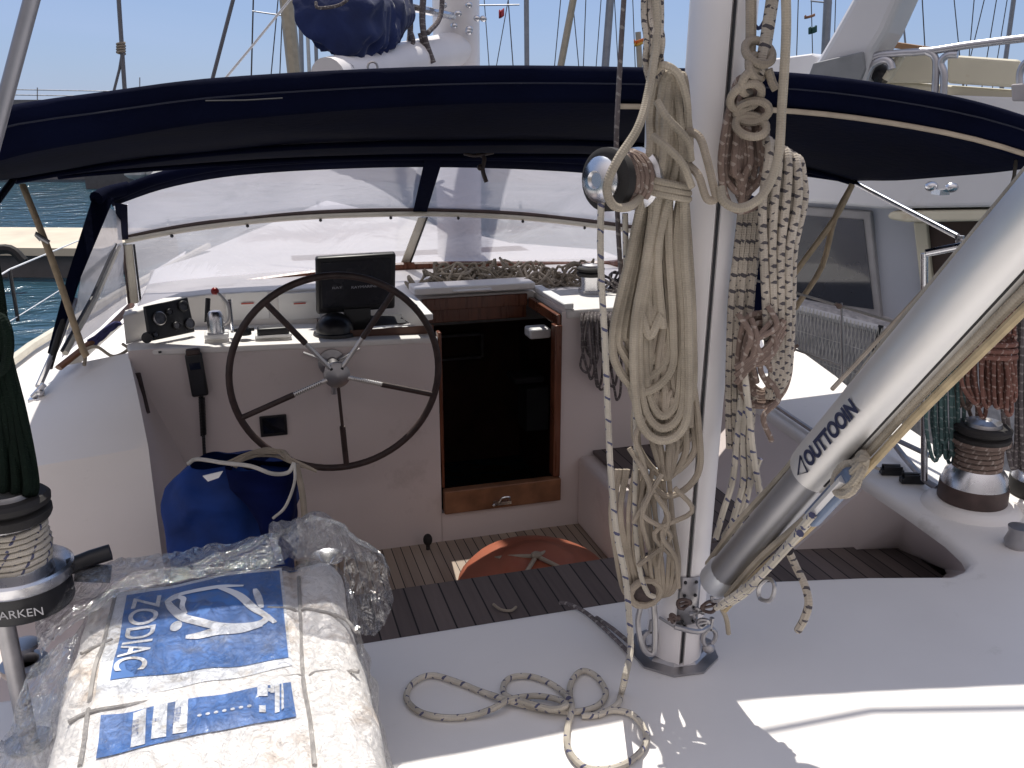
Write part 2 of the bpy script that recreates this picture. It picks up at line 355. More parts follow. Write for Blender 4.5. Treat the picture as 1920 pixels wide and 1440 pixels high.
# bridge seat across the aft end (teak on a white box)
m = MB(); m.box((.83, 2.49, (ZF+ZS-.03)/2), (2.3, .66, ZS-.03-ZF)); m.build('aft_seat_box', gelin, ya, bevel=.02)
m = MB(); m.poly([V3(-.30, 2.172, ZS-.03), V3(1.42, 2.172, ZS-.03), V3(1.72, 2.14, ZS-.03), P(1770, 1080, Z=ZS)+V3(0, 0, -.03), P(1690, 1021, Z=ZS)+V3(0, 0, -.03), V3(1.9, 2.78, ZS-.03), V3(1.9, 2.835, ZS-.03), V3(-.30, 2.835, ZS-.03)], V3(0, 0, .03))
m.build('aft_seat', teakg, ya, smooth=0, bevel=.004)
# starboard bench
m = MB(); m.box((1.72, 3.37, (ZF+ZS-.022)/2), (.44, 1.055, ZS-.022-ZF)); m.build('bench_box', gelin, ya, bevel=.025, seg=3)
m = MB(); m.box((1.755, 3.365, ZS-.008), (.36, 1.05, .016)); m.build('bench_slats', teakg, ya, smooth=0)
# --- port coaming block with its sloping face
a1 = P(278, 838, Y=3.45); a2 = P(95, 868, Y=3.45)
b1 = V3(a1.x, 3.45, -.62); b2 = V3(-1.2, 3.45, -.62); a0 = V3(-1.05, 3.45, a2.z-.03)
t1 = P(240, 662, Y=3.9); t2 = P(100, 690, Y=4.15)
m = MB()
def slope(u, v):
    A = a0.lerp(a1, u); B = t2.lerp(t1, u); p = A.lerp(B, v)
    p.z += .03*math.sin(math.pi*v); return p
m.grid(slope, 10, 8)
m.add([b2, b1, a1, a0], [(0, 1, 2, 3)])
m.build('port_coaming', gel, ya, smooth=50, bevel=.014, seg=3)
m = MB()
def inside(u, v):
    top = a1.lerp(t1, u)+V3(0, 0, .03*math.sin(math.pi*u)); bo = V3(-.415, 3.455, ZF).lerp(V3(-.12, 3.85, ZF), u)
    return top.lerp(bo, v)
m.grid(inside, 8, 6); m.build('coaming_cheek', gelin, ya, smooth=50)
m = MB(); m.strip([V3(-1.05, 3.45, -.01), V3(-1.10, 4.2, -.01), V3(-.9, 5.3, 0)], [a0, t2, P(240, 600, Y=5.2)]); m.build('coaming_outside', gel, ya)
m = MB(); m.box((-.80, 2.79, (ZF-.46)/2), (.74, 1.30, -.46-ZF)); m.build('port_bench', gelin, ya, bevel=.02, seg=3)
# --- helm bulkhead
xr = P(822, 700, Y=YB).x; xl = P(243, 668, Y=YB).x
zs = P(800, 632, Y=YB).z; zsl = P(243, 655, Y=YB).z
m = MB()
N_ = 12
def bulk(u, v):
    # curved port end of the console
    x = xl+(xr-xl)*u; y = YB-.16*max(0, 1-u/.17)**2*(v*.8+.2)
    zt = zsl+(zs-zsl)*u
    return V3(x+.16*(1-u)**4*v*0, y, zt+(ZF-zt)*v)
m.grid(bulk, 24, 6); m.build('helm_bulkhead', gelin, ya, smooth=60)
# companionway: sill, jambs, right panel
zsill = P(930, 950, Y=YB).z; xj = P(1050, 800, Y=YB).x
m = MB(); m.box(((xr+xj)/2, YB+.02, (ZF+zsill)/2), (xj-xr+.004, .04, zsill-ZF)); m.build('bulkhead_below_sill', gelin, ya, smooth=0)
zro = .445
m = MB(); m.grid(lambda u, v: V3(xj+(2.28-xj)*u, YB-.02*u, zro-.01+(ZF-zro)*v), 6, 6); m.build('starboard_bulkhead', gelin, ya)
fr = MB(); w = .045; zst = P(930, 908, Y=YB).z
fr.box(((xr+xj)/2+.004, YB-.006, (zst+zsill)/2+.004), (xj-xr-.008, .05, zst-zsill))
sill = fr.build('companionway_sill', wood2, ya, bevel=.006)
m = MB(); m.box((xj-.02, YB+.012, (zst+zro)/2-.03), (.036, .06, zro-zst-.08)); m.build('door_jamb', mahog, ya, bevel=.004)
m = MB(); m.box((xr+.012, YB+.03, (zst+zro)/2-.03), (.016, .05, zro-zst-.08)); m.build('door_jamb', mahog, ya, bevel=.004)
lt = MB(); c = P(942, 938, Y=YB-.04); lt.box(c+V3(0, 0, -.012), (.085, .02, .016)); lt.tube([c+V3(-.02, -.012, -.004), c+V3(-.005, -.02, .022), c+V3(.03, -.016, .02), c+V3(.035, -.01, .005)], .005, 6, smooth=4); lt.ball(c+V3(-.045, -.008, -.016), .008)
lt.build('hasp', chrome, sill)
# interior
m = MB(); x0, x1, y0, y1, z0, z1 = xr-.5, xj+.5, YB+.06, 6.2, -1.3, .40
m.poly([(x0, y1, z0), (x1, y1, z0), (x1, y1, z1), (x0, y1, z1)]); m.poly([(x0, y0, z0), (x0, y1, z0), (x0, y1, z1), (x0, y0, z1)]); m.poly([(x1, y0, z0), (x1, y1, z0), (x1, y1, z1), (x1, y0, z1)])
m.poly([(x0, y0, z0), (x1, y0, z0), (x1, y1, z0), (x0, y1, z0)]); m.poly([(x0, 4.45, z1), (x1, 4.45, z1), (x1, y1, z1), (x0, y1, z1)])
m.poly([(x0, y0, z0), (xr-.005, y0, z0), (xr-.005, y0, z1), (x0, y0, z1)]); m.poly([(xj+.01, y0, z0), (x1, y0, z0), (x1, y0, z1), (xj+.01, y0, z1)])
m.poly([(x0, y0, z0), (x1, y0, z0), (x1, y0, zst-.12), (x0, y0, zst-.12)])
m.build('cabin_interior', darkw, ya, smooth=0)
c = P(862, 650, Y=6.1); m = MB()
for dx in (-.12, .12): m.box(c+V3(dx*1.35, 0, 0), (.018, .03, .17))
for dz in (-.085, .085): m.box(c+V3(0, 0, dz), (.31, .03, .018))
m.build('cabin_window_frame', dullm, ya)
m = MB(); m.box(P(985, 706, Y=5.4), (.20, .2, .04)); m.box(P(1000, 760, Y=5.5), (.16, .2, .3)); m.build('galley_counter', mat('dim_counter', (.10, .10, .11), .4), ya, bevel=.01)
m = MB(); m.box(P(1008, 622, Y=4.15), (.11, .10, .05)); m.build('cabin_lamp', whitep, ya, bevel=.01)
# --- coachroof with the hatch opening
hx0 = P(815, 585, Y=YB).x; hx1 = xj-.0; hy = 4.36
m = MB(); th = .045
def slab(x0, x1, y0, y1, zz=zro): m.box(((x0+x1)/2, (y0+y1)/2, zz-th/2), (x1-x0, y1-y0, th))
slab(hx1+.02, 2.28, YB-.012, 5.6)
slab(-.5, hx1+.018, hy, 5.6); m.build('coachroof', gel, ya, bevel=.012, seg=3)
m = MB(); m.poly([V3(-.55, 5.6, 0), V3(2.35, 5.6, 0), V3(2.3, 5.6, zro-.002), V3(-.52, 5.6, zro-.002)]); m.poly([V3(-.52, 5.6, zro-.005), V3(2.3, 5.6, zro-.005), V3(2.1, 8.2, .16), V3(-.25, 8.2, .16)])
m.poly([V3(2.3, 3.9, 0), V3(2.4, 5.6, 0), V3(2.29, 5.6, zro-.01), V3(2.28, 3.9, zro-.01)]); m.poly([V3(2.4, 5.6, 0), V3(2.1, 8.2, 0), V3(2.08, 8.2, .16), V3(2.3, 5.6, zro-.01)]); m.poly([V3(-.6, 5.6, 0), V3(-.3, 8.2, 0), V3(-.25, 8.2, .16), V3(-.52, 5.6, zro-.01)]); m.build('cabin_trunk', gel, ya, smooth=0)
# hatch slide rails and the slid-forward hatch edge
m = MB(); 
m.box(((hx1+.035), 4.14, zro+.014), (.05, .48, .028)); m.build('hatch_rail', whitep, ya, bevel=.006)
m = MB(); m.box((hx0-.035, 4.14, zro+.004), (.06, .46, .03)); m.build('hatch_rail', whitep, ya, bevel=.006)
m = MB(); m.box(((hx0+hx1)/2, hy+.05, zro+.035), (hx1-hx0+.02, .16, .035)); m.box(((hx0+hx1)/2-.02, hy-.03, zro+.030), (.2, .03, .012)); m.build('hatch_lid', gel, ya, bevel=.008)
m = MB(); m.box(((hx0+hx1)/2, hy-.012, zro-.035), (hx1-hx0-.06, .02, .06)); m.box(((hx0+hx1)/2, hy+.02, zro-.10), (hx1-hx0-.05, .02, .07)); m.box((hx1-.012, 4.13, zro-.05), (.02, .44, .05)); m.build('hatch_beam', mahog, ya, bevel=.003)
# --- console: shelf, raised back panel
bp = [V3(xl-.02, 4.0, 0), V3(xl+.20, 4.25, 0), V3(xl+.32, 4.27, 0), V3(.62, 4.27, 0), V3(xr-.02, 4.05, 0)]
ztop = P(500, 546, Y=4.27).z; ztl = P(262, 592, Y=4.0).z
tops = [ztl, ztop-.005, ztop, ztop, zro+.01]
m = MB(); m.poly([V3(xl, YB-.012, zsl-.03), V3(xr, YB-.012, zs-.03), V3(xr, 4.12, zs-.03), V3(.62, 4.3, zs-.03), V3(xl+.2, 4.3, zsl-.03), V3(xl-.02, 4.0, zsl-.03)], V3(0, 0, .03))
m.build('console_shelf', gel, ya, bevel=.01, seg=3)
m = MB(); A = [V3(p.x, p.y, (zsl if i < 2 else zs)-.002) for i, p in enumerate(bp)]; B = [V3(p.x, p.y+.015, tops[i]) for i, p in enumerate(bp)]
C_ = [V3(p.x, p.y+.11, tops[i]+.004) for i, p in enumerate(bp)]
m.strip(A, B); m.strip(B, C_); m.build('console_back', gel, ya, smooth=30, weld=True, bevel=.008, seg=3)
# covers with red print on the back panel
for px in (464, 562):
    c = P(px, 574, Y=4.265); m = MB(); m.box(c+V3(0, .003, 0), (.19, .008, .13)); q = m.build('locker_cover', whitep, ya, bevel=.004)
    r = MB(); r.box(P(px, 569, Y=4.258), (.055, .002, .006)); r.build('red_mark', redink, q, smooth=0)
m = MB(); m.tube([P(250, 606, Y=4.6), P(400, 548, Y=5.05), P(520, 524, Y=5.15), P(760, 500, Y=5.2), P(1100, 498, Y=5.1), V3(2.15, 4.9, .47)], .026, 8, smooth=6); m.build('coachroof_trim', mahog, ya)
m = MB(); m.box(P(300, 660, Y=YB-.014), (.012, .01, .008)); m.build('screw', blackp, ya)
# black vent on the coaming cheek
m = MB(); a = P(255, 700, Y=3.83); b = P(273, 775, Y=3.72); m.tube([a+V3(.006, 0, 0), b+V3(.006, 0, 0)], .012, 8, flat=.5); m.build('vent_slot', leather, ya)
# dark display set in the bulkhead
m = MB(); c = P(513, 798, Y=YB-.006); m.box(c, (.115, .012, .095)); q = m.build('engine_panel', blackp, ya, bevel=.004)
m = MB(); m.box(c+V3(0, -.008, .004), (.09, .003, .07)); m.build('engine_panel_glass', glassd, q, smooth=0)

# ---------------------------------------------------------------- lifelines, port side
lf = thing('stanchion_rail', 'white wire guard rail along the port side deck, above the water', 'guard rail', (-1.42, 4, .05))
def wire(a, b, r=.004): return MB().tube([a, b], r, 6)
s1 = P(18, 505, X=-1.42)
MB().tube([V3(s1.x, s1.y, .03), s1], .012, 8).build('stanchion', blackp, lf)
MB().tube([P(-60, 552, X=-1.42), s1, P(150, 450, X=-1.42)], .006, 6).build('upper_wire', whitep, lf)
MB().tube([P(-60, 655, X=-1.42), P(18, 603, X=-1.42), P(130, 533, X=-1.42)], .004, 6).build('lower_wire', whitep, lf)
# chainplate fittings where the sprayhood struts land
cp = thing('strut_foot', 'steel foot fitting at the port sprayhood strut, on the white coaming', 'fitting', P(75, 730, Y=4.1))
m = MB(); c = P(75, 735, Y=3.85); m.ball(c, .018); m.tube([c+V3(-.03, 0, -.02), c+V3(.02, 0, .03)], .012, 8); m.box(c+V3(-.01, 0, -.03), (.07, .04, .014)); m.build('foot', chrome, cp, bevel=.002)
# ================================================================ bimini
bi = thing('bimini', 'navy canvas bimini stretched over the cockpit, crossing the whole view', 'bimini', (1, 2.3, 1.0))
def interp(pts, n):
    """resample polyline points at n+1 even x steps"""
    out = []
    for i in range(n+1):
        x = pts[0].x+(pts[-1].x-pts[0].x)*i/n
        for a, b in zip(pts, pts[1:]):
            if x <= b.x+1e-6:
                t = (x-a.x)/max(1e-6, b.x-a.x); out.append(a.lerp(b, max(0, t))); break
        else: out.append(pts[-1].copy())
    return out
aft_top = interp(catmull([P(-330, 335, Y=2.3), P(-180, 272, Y=2.3), P(0, 213, Y=2.3), P(200, 183, Y=2.3), P(430, 155, Y=2.3), P(850, 134, Y=2.3), P(1200, 136, Y=2.3), P(1500, 147, Y=2.22), P(1750, 182, Y=2.12), P(1920, 226, Y=2.05), P(2080, 290, Y=2.0)], 6), 40)
fwd = interp(catmull([P(110, 326, Y=4.45), P(190, 318, Y=4.4), P(430, 301, Y=4.2), P(640, 291, Y=4.1), P(850, 288, Y=4.1), P(1100, 288, Y=4.1), P(1300, 294, Y=4.1), P(1480, 318, Y=4.1), P(1590, 334, Y=4.1)], 6), 40)
cornerL = P(28, 333, Y=3.95); cornerR = P(1603, 338, Y=3.4)
mid = []
for i in range(41):
    u = i/40; x = cornerL.x+(cornerR.x-cornerL.x)*u; s = abs(2*u-1)
    mid.append(V3(x, cornerL.y+(cornerR.y-cornerL.y)*min(1, u*2.2), 1.235-(1.235-(cornerL.z*(1-u)+cornerR.z*u))*s**2.4))
m = MB()
def bsurf(u, v):
    i = u*40; k = min(39, int(i)); f = i-k
    A = aft_top[k].lerp(aft_top[k+1], f); M_ = mid[k].lerp(mid[k+1], f); B = fwd[k].lerp(fwd[k+1], f)
    if v < .6:
        t = v/.6; p = A.lerp(M_, t); p.z -= .02*math.sin(math.pi*t)
    else:
        t = (v-.6)/.4; p = M_.lerp(B, t); p.z -= .012*math.sin(math.pi*t)
    p.z += .006*noise.noise(p*3.0)
    return p
m.grid(bsurf, 80, 24)
m.build('canopy', navy, bi, smooth=70, solid=.004)
# hem rolled round the aft bow, hanging valance
m = MB()
def hem(u, v):
    i = u*40; k = min(39, int(i)); f = i-k
    A = aft_top[k].lerp(aft_top[k+1], f); h = .088+.03*abs(2*u-1)**2
    a = -1.2+v*1.9 if v < .5 else None
    if v < .35:
        t = v/.35; return A+V3(0, .05-.06*t, .0+.012*math.sin(t*math.pi*.5))
    t = (v-.35)/.65
    return A+V3(0, -.012-.012*math.sin(t*3.14)+.012*t+.003*noise.noise(V3(u*30, t*3, 0)), .012-h*t)
m.grid(hem, 100, 10); m.build('aft_hem', navy, bi, smooth=70, solid=.003)
# bow tubes
def low(pts, dz, dy=0): return [p+V3(0, dy, dz) for p in pts]
MB().tube([p for p in low(aft_top, -.085, -.012)][23:], .007, 8).build('aft_bow', mat('dirty_tan_tube', (.36, .30, .23), .5, var=.2, scale=20), bi)
MB().tube(low(mid[0:], -.014), .011, 8).build('middle_bow', navy, bi)
MB().tube(low(fwd, -.012, -.02), .011, 8).build('forward_bow', navy, bi)
seamm = mat('navy_seam', (.006, .008, .022), .8)
MB().tube([p+V3(0, -.028, -.03) for p in aft_top], .0022, 5).build('hem_seam', seamm, bi)
for u in (): MB().tube([bsurf(u, v/10)+V3(0, 0, -.006) for v in range(1, 11)], .005, 5).build('panel_seam', seamm, bi)
m = MB(); m.tube([P(385, 189, Y=2.255), P(460, 188, Y=2.255), P(530, 184, Y=2.255)], .0016, 4); m.build('scuff_mark', mat('scuffed_navy', (.025,.025,.03), .8), bi)
# side struts
MB().tube([cornerL, P(-60, 450, Y=2.9)], .012, 8).build('strut', navy, bi)
MB().tube([cornerR+V3(0, 0, -.01), P(1795, 443, Y=2.75)], .011, 10).build('strut', chrome, bi)
j = P(1800, 452, Y=2.74)
m = MB(); m.tube([j+V3(0, 0, .02), j+V3(0, 0, -.03)], .013, 8); m.ball(j, .016); m.tube([j+V3(0, 0, -.02), P(1790, 500, Y=2.74), P(1750, 560, Y=2.7), P(1733, 620, Y=2.7)], .010, 8, smooth=5); m.build('strut_joint', dullm, bi)
m = MB(); m.tube([P(1905, 302, Y=2.3), P(1890, 360, Y=2.2), P(1800, 470, Y=2.05), P(1560, 730, Y=1.9)], .006, 6, smooth=5); m.build('tension_line', beige2, bi)
# webbing straps
sp = MB()
for dx in (-7, 7):
    sp.tube([P(1598, 346, Y=3.35), P(1565, 410, Y=3.35), P(1520+dx*3, 500, Y=3.35), P(1472+dx*2.6, 572+dx, Y=3.35)], .014, 8, smooth=4, flat=.8)
sp.build('webbing_strap', mat('tan_webbing', (.42, .33, .22), .8, var=.2, scale=30), bi)
MB().tube([P(1478, 565, Y=3.35), P(1488, 640, Y=3.35)], .004, 6).build('lashing', creamt, bi)
sp = MB(); sp.tube([P(42, 346, Y=3.9), P(95, 480, Y=3.7), P(150, 640, Y=3.6), P(162, 668, Y=3.6)], .013, 8, smooth=4, flat=.5); sp.build('webbing_strap', MC['tan_webbing'], bi)
MB().tube([P(78, 450, Y=3.72), P(66, 438, Y=3.72), P(92, 455, Y=3.72)], .009, 8).build('buckle', dullm, bi)
# small dark tie hanging off the forward hem
tb = MB(); tb.tube([P(896, 288, Y=4.05), P(908, 296, Y=4.0), P(905, 318, Y=4.0), P(912, 341, Y=4.0)], .010, 7, smooth=4); tb.tube([P(870, 288, Y=4.03), P(892, 292, Y=4.0), P(925, 286, Y=4.02)], .007, 6, smooth=4); tb.ball(P(900, 314, Y=4.0), .014)
tag(tb.build('knotted_cord', leather), 'short brown knotted cord hanging below the bimini edge, before the sprayhood window', 'cord')

# ================================================================ sprayhood
dg = thing('sprayhood', 'navy sprayhood with clear vinyl windows on the coachroof, behind the steering wheel', 'sprayhood', (.9, 4.9, .45))
YM = 5.0; YT = 4.55
top = [P(205, 372, Y=YT), P(300, 335, Y=YT), P(430, 309, Y=YT), P(620, 296, Y=YT), P(800, 292, Y=YT), P(1000, 296, Y=YT), P(1150, 306, Y=YT), P(1290, 330, Y=YT), P(1425, 385, Y=YT-.1)]
bar = [P(235, 446, Y=YM), P(360, 424, Y=YM), P(520, 406, Y=YM), P(680, 398, Y=YM), P(830, 397, Y=YM), P(1000, 406, Y=YM), P(1180, 428, Y=YM), P(1290, 446, Y=YM), P(1408, 474, Y=YM)]
base = [P(258, 575, Y=YM+.1), P(330, 560, Y=YM+.25), P(500, 528, Y=YM+.35), P(680, 506, Y=YM+.4), P(830, 498, Y=YM+.4), P(1000, 498, Y=YM+.35), P(1180, 502, Y=YM+.3), P(1290, 510, Y=YM+.2), P(1400, 545, Y=YM+.1)]
R_ = lambda q, n=48: interp(catmull(q, 8), n)
T_, B_, G_ = R_(top), R_(bar), R_(base)
win = vinyl_mat('milky_vinyl', .40, (.62, .62, .70), .28, 1.8, .07, .55, (1, 1, 2.2))
win2 = vinyl_mat('clear_vinyl', .46, (.66, .65, .69), .35, 2.4, .06, .6, (1, 1, 1))
def loft(A, B, nv, bulge=0):
    def fn(u, v):
        i = u*(len(A)-1); k = min(len(A)-2, int(i)); f = i-k
        p = A[k].lerp(A[k+1], f).lerp(B[k].lerp(B[k+1], f), v); p.y += bulge*math.sin(math.pi*v)+.012*noise.noise(p*2.5); p.z += .004*noise.noise(p*4); return p
    return fn
MB().grid(loft(T_, B_, 8, .04), 60, 8).build('upper_window', win, dg, smooth=80)
MB().grid(loft(B_, G_, 8, .02), 60, 8).build('windscreen', win2, dg, smooth=80)
# navy borders
def band(pts, r, name, mt, flat=.4, n=8): return MB().tube(pts, r, n, flat=flat).build(name, mt, dg)
m = MB(); m.tube([p+V3(0, -.01, .005) for p in T_], .026, 10); m.build('top_edge', navy, dg)
m = MB()
def arch(u, v):
    i = u*48; k = min(47, int(i)); f = i-k; t = T_[k].lerp(T_[k+1], f); b = B_[k].lerp(B_[k+1], f)
    return t.lerp(b, .02+.16*v)+V3(0, -.008, 0)
m.grid(arch, 60, 2); m.build('top_border', navy, dg, solid=.004)
def cross(px0, py0, px1, py1, r, name, mt, Y0=YT, Y1=YM, off=-.012):
    return MB().tube([P(px0, py0, Y=Y0+off), P(px1, py1, Y=Y1+off)], r, 8, flat=1).build(name, mt, dg)
m = MB(); a, b, c, d = P(797, 300, Y=YT-.02), P(830, 300, Y=YT-.02), P(800, 398, Y=YM-.02), P(775, 398, Y=YM-.02); m.poly([a, b, c, d], V3(0, .012, 0)); m.build('centre_strip', navy, dg)
m = MB(); m.poly([P(785, 408, Y=YM-.02), P(802, 408, Y=YM-.02), P(766, 505, Y=5.3), P(744, 515, Y=5.3)], V3(0, .02, 0)); m.build('windscreen_post', creamt, dg, bevel=.004)
MB().tube([P(801, 408, Y=YM-.03), P(765, 505, Y=5.29)], .005, 6).build('post_seal', blackp, dg)
MB().tube([p+V3(0, -.012, .012) for p in B_], .013, 8).build('bar_seal', bronze, dg)
MB().tube([p+V3(0, -.02, -.012) for p in B_], .014, 10).build('cream_bar', creamt, dg)
for k in range(3, 46, 5): MB().ball(B_[k]+V3(0, -.035, -.03), .009, n=8, m=5).build('snap_stud', blackp, dg)
m = MB(); m.poly([P(232, 460, Y=YM-.03), P(248, 458, Y=YM-.03), P(260, 568, Y=YM), P(243, 572, Y=YM)], V3(0, .02, 0)); m.build('corner_post', creamt, dg, bevel=.004)
MB().tube([P(251, 458, Y=YM-.035), P(264, 568, Y=YM)], .006, 6).build('corner_seal', blackp, dg)
MB().tube([P(230, 458, Y=YM-.035), P(242, 575, Y=YM)], .006, 6).build('corner_seal', bronze, dg)
MB().poly([P(215, 380, Y=YT-.02), P(238, 385, Y=YT-.02), P(240, 450, Y=YM-.02), P(222, 450, Y=YM-.02)], V3(0, .02, 0)).build('corner_border', navy, dg)
MB().poly([P(1405, 372, Y=YT-.12), P(1432, 378, Y=YT-.1), P(1442, 600, Y=4.2), P(1415, 606, Y=4.2)], V3(0, .02, 0)).build('starboard_border', navy, dg)
# side wing (port)
Lf = 4.05
w0, w1, w2, w3 = P(186, 378, Y=4.42), P(225, 400, Y=4.7), P(238, 570, Y=YM-.02), P(115, 672, Y=Lf)
m = MB(); m.grid(lambda u, v: w0.lerp(w1, u).lerp(w3.lerp(w2, u), v)+V3(.012*noise.noise(V3(u*3, v*4, 1)), 0, 0), 10, 14); m.build('side_window', win2, dg, smooth=80)
m = MB(); m.poly([P(172, 372, Y=4.4), P(212, 372, Y=4.45), P(150, 520, Y=4.2), P(102, 670, Y=Lf-.05), P(88, 662, Y=Lf-.05), P(125, 520, Y=4.2)], V3(.004, .012, 0)); m.build('side_border', navy, dg, bevel=.003)
m = MB(); m.tube([P(180, 372, Y=4.4), P(200, 362, Y=4.48), P(240, 352, Y=YT)], .03, 10, smooth=4); m.build('corner_patch', navy, dg)
MB().tube([P(222, 462, Y=4.75), P(178, 560, Y=4.25), P(122, 662, Y=3.9)], .013, 8).build('frame_strut', creamt, dg); MB().tube([P(217, 458, Y=4.7), P(172, 558, Y=4.2), P(116, 658, Y=3.86)], .007, 8).build('strut_seal', blackp, dg)
MB().tube([P(140, 560, Y=4.2), P(110, 640, Y=4.05), P(72, 725, Y=3.86)], .013, 8).build('frame_leg', dullm, dg)
MB().tube([P(118, 600, Y=4.1), P(92, 690, Y=3.95)], .014, 8).build('frame_leg', rubber, dg)
m = MB(); m.tube([P(246, 572, Y=4.6), P(200, 618, Y=4.2), P(110, 690, Y=3.95)], .018, 8, smooth=4, flat=.6); m.build('base_trim', wood2, dg)
# ================================================================ steering wheel
wc = P(632, 704, Y=3.68); WR = .430
wh = thing('steering_wheel', 'large brown leather covered steering wheel with five spokes on the helm bulkhead', 'steering wheel', wc)
xh = V3(1, 0, 0); zh = V3(0, -.10, 1).normalized()
def wp(a, r, dy=0): return wc+xh*(math.cos(a)*r)+zh*(math.sin(a)*r)+V3(0, dy, 0)
MB().tube([wp(2*math.pi*k/72, WR) for k in range(72)], .0145, 10, closed=True).build('rim', leather, wh)
m = MB()
for k in range(150):   # stitching wrap ridges
    a = 2*math.pi*k/150
MB().lathe([(.0, -.03), (.05, -.03), (.055, -.02), (.055, 0), (.03, .012), (.0, .014)], wc, (0, -1, 0), 24).build('hub', dullm, wh)
for k in range(5): MB().lathe([(.007, 0), (.007, .006), (0, .007)], wp(math.radians(-90+72*k), .036, -.001), (0, -1, 0), 8).build('hub_bolt', blackp, wh)
def ang(x, y):
    p = P(x, y, Y=3.68)-wc; return math.atan2(p.z, p.x)
for (x, y), kind in zip(((505, 572), (732, 549), (806, 740), (652, 880), (462, 782)), (0, 0, 2, 1, 2)):
    a = ang(x, y); f = .46 if kind != 1 else .56
    sp_ = MB().tube([wp(a, .045), wp(a, WR*f)], .0095 if kind != 1 else .007, 8).build('spoke', alu if kind != 1 else leather, wh)
    MB().tube([wp(a, WR*f-.005), wp(a, WR-.008)], .0125, 8).build('leather_sleeve', leather, sp_)
    if kind == 2:
        q = MB()
        for t in range(14):
            r0 = .07+.010*t
            pts = [wp(a, r0+.004*k)+(zh*math.cos(k*1.57)+V3(0, -1, 0)*math.sin(k*1.57))*.0095 for k in range(4)]
            q.tube(pts, .0025, 5)
        q.build('cord_wrapping', whitr if x > 600 else greyr, sp_)
# steering pedestal boss behind
m = MB(); m.lathe([(.06, 0), (.06, .012), (.028, .02), (.026, .19), (0, .19)], V3(wc.x, YB-.004, wc.z+.0), (0, -1, 0), 26); m.build('shaft', dullm, wh)
m = MB(); bc = V3(wc.x, YB-.03, wc.z)
m.tube([bc+V3(-.12, 0, .06), bc+V3(-.03, -.01, .02), bc+V3(.0, -.01, .0), bc+V3(.03, -.01, .02), bc+V3(.12, 0, .06)], .012, 8, flat=.4); m.tube([bc, bc+V3(0, 0, -.14)], .012, 8, flat=.4); m.build('clutch_lever', dullm, wh)

# ---------------------------------------------------------------- chart plotter
cc = P(667, 530, Y=4.08)
ct = thing('chart_plotter', 'dark chart plotter screen standing above the steering wheel on the console', 'chart plotter', (cc.x, cc.y, zs))
ax = (P(738, 522, Y=4.08)-P(596, 532, Y=4.08)).normalized(); az = V3(.03, -.16, 1).normalized(); Rm = Matrix((ax, ax.cross(az)*-1, az)).transposed(); Rm = Matrix((ax, az.cross(ax), az)).transposed()
MB().box(cc, (.355, .045, .265), Rm).build('housing', blackp, ct, bevel=.012, seg=3)
MB().box(cc+Rm @ V3(-.0, -.0235, .005), (.31, .003, .215), Rm).build('screen', mat('plotter_screen', (.018, .019, .026), .25, spec=.6, var=.1), ct, bevel=.001)
text_part('RAYMARINE', mat('grey_print', (.45, .45, .5), .6), ct, cc+Rm @ V3(.035, -.0262, -.012), ax, az, .012, .115, 0)
text_part('RAY', MC['grey_print'], ct, cc+Rm @ V3(-.085, -.0262, -.008), ax, az, .010, .045, 0)
MB().box(V3(cc.x, cc.y+.01, (zs+cc.z-.13)/2+.01), (.12, .05, cc.z-.12-zs)).build('bracket', blackp, ct, bevel=.004)
# ---------------------------------------------------------------- compass
c = P(628, 622, Y=4.02); cz = zs+.0
cm = thing('compass', 'black domed compass on the console, between the wheel rim and the chart plotter', 'compass', (c.x, c.y, cz))
MB().lathe([(.096, 0), (.098, .01), (.094, .026), (.085, .03), (0, .03)], V3(c.x, c.y, cz), n=28).build('base', blackp, cm)
MB().ball(V3(c.x, c.y, cz+.03), .086, .086, .082, 24, 14).build('dome', mat('compass_dome', (.012, .012, .016), .3, spec=.5), cm)
# ---------------------------------------------------------------- gauges
g0, g1, g2, g3 = P(272, 574, Y=4.0), P(352, 557, Y=4.13), P(366, 622, Y=4.09), P(282, 640, Y=3.96)
gn = (g1-g0).cross(g3-g0).normalized(); gn = gn if gn.y < 0 else -gn
gp = thing('gauge_panel', 'black panel of round engine gauges at the port end of the console', 'instrument panel', g3)
MB().poly([g0, g1, g2, g3], -gn*.02).build('panel', blackp, gp, bevel=.004)
def gpt(u, v): return g0.lerp(g1, u).lerp(g3.lerp(g2, u), v)+gn*.002
gr_ = mat('gauge_face', (.06, .06, .07), .15, spec=.8, var=.5, scale=60)
for (u, v, r) in ((.26, .42, .030), (.84, .22, .024), (.90, .74, .024), (.60, .72, .017), (.50, .30, .014), (.12, .85, .012)):
    q = MB().lathe([(r, 0), (r, .006), (r*.86, .009), (r*.84, .004), (0, .004)], gpt(u, v), gn, 22).build('gauge_bezel', dullm if r > .028 else blackp, gp)
    MB().lathe([(r*.83, 0), (r*.83, .0015), (0, .0015)], gpt(u, v)+gn*.004, gn, 20).build('gauge_face', gr_, q)
MB().lathe([(.022, 0), (.022, .02), (0, .022)], P(276, 632, Y=3.955), (0, -1, 0), 14).build('ignition_switch', blackp, gp)
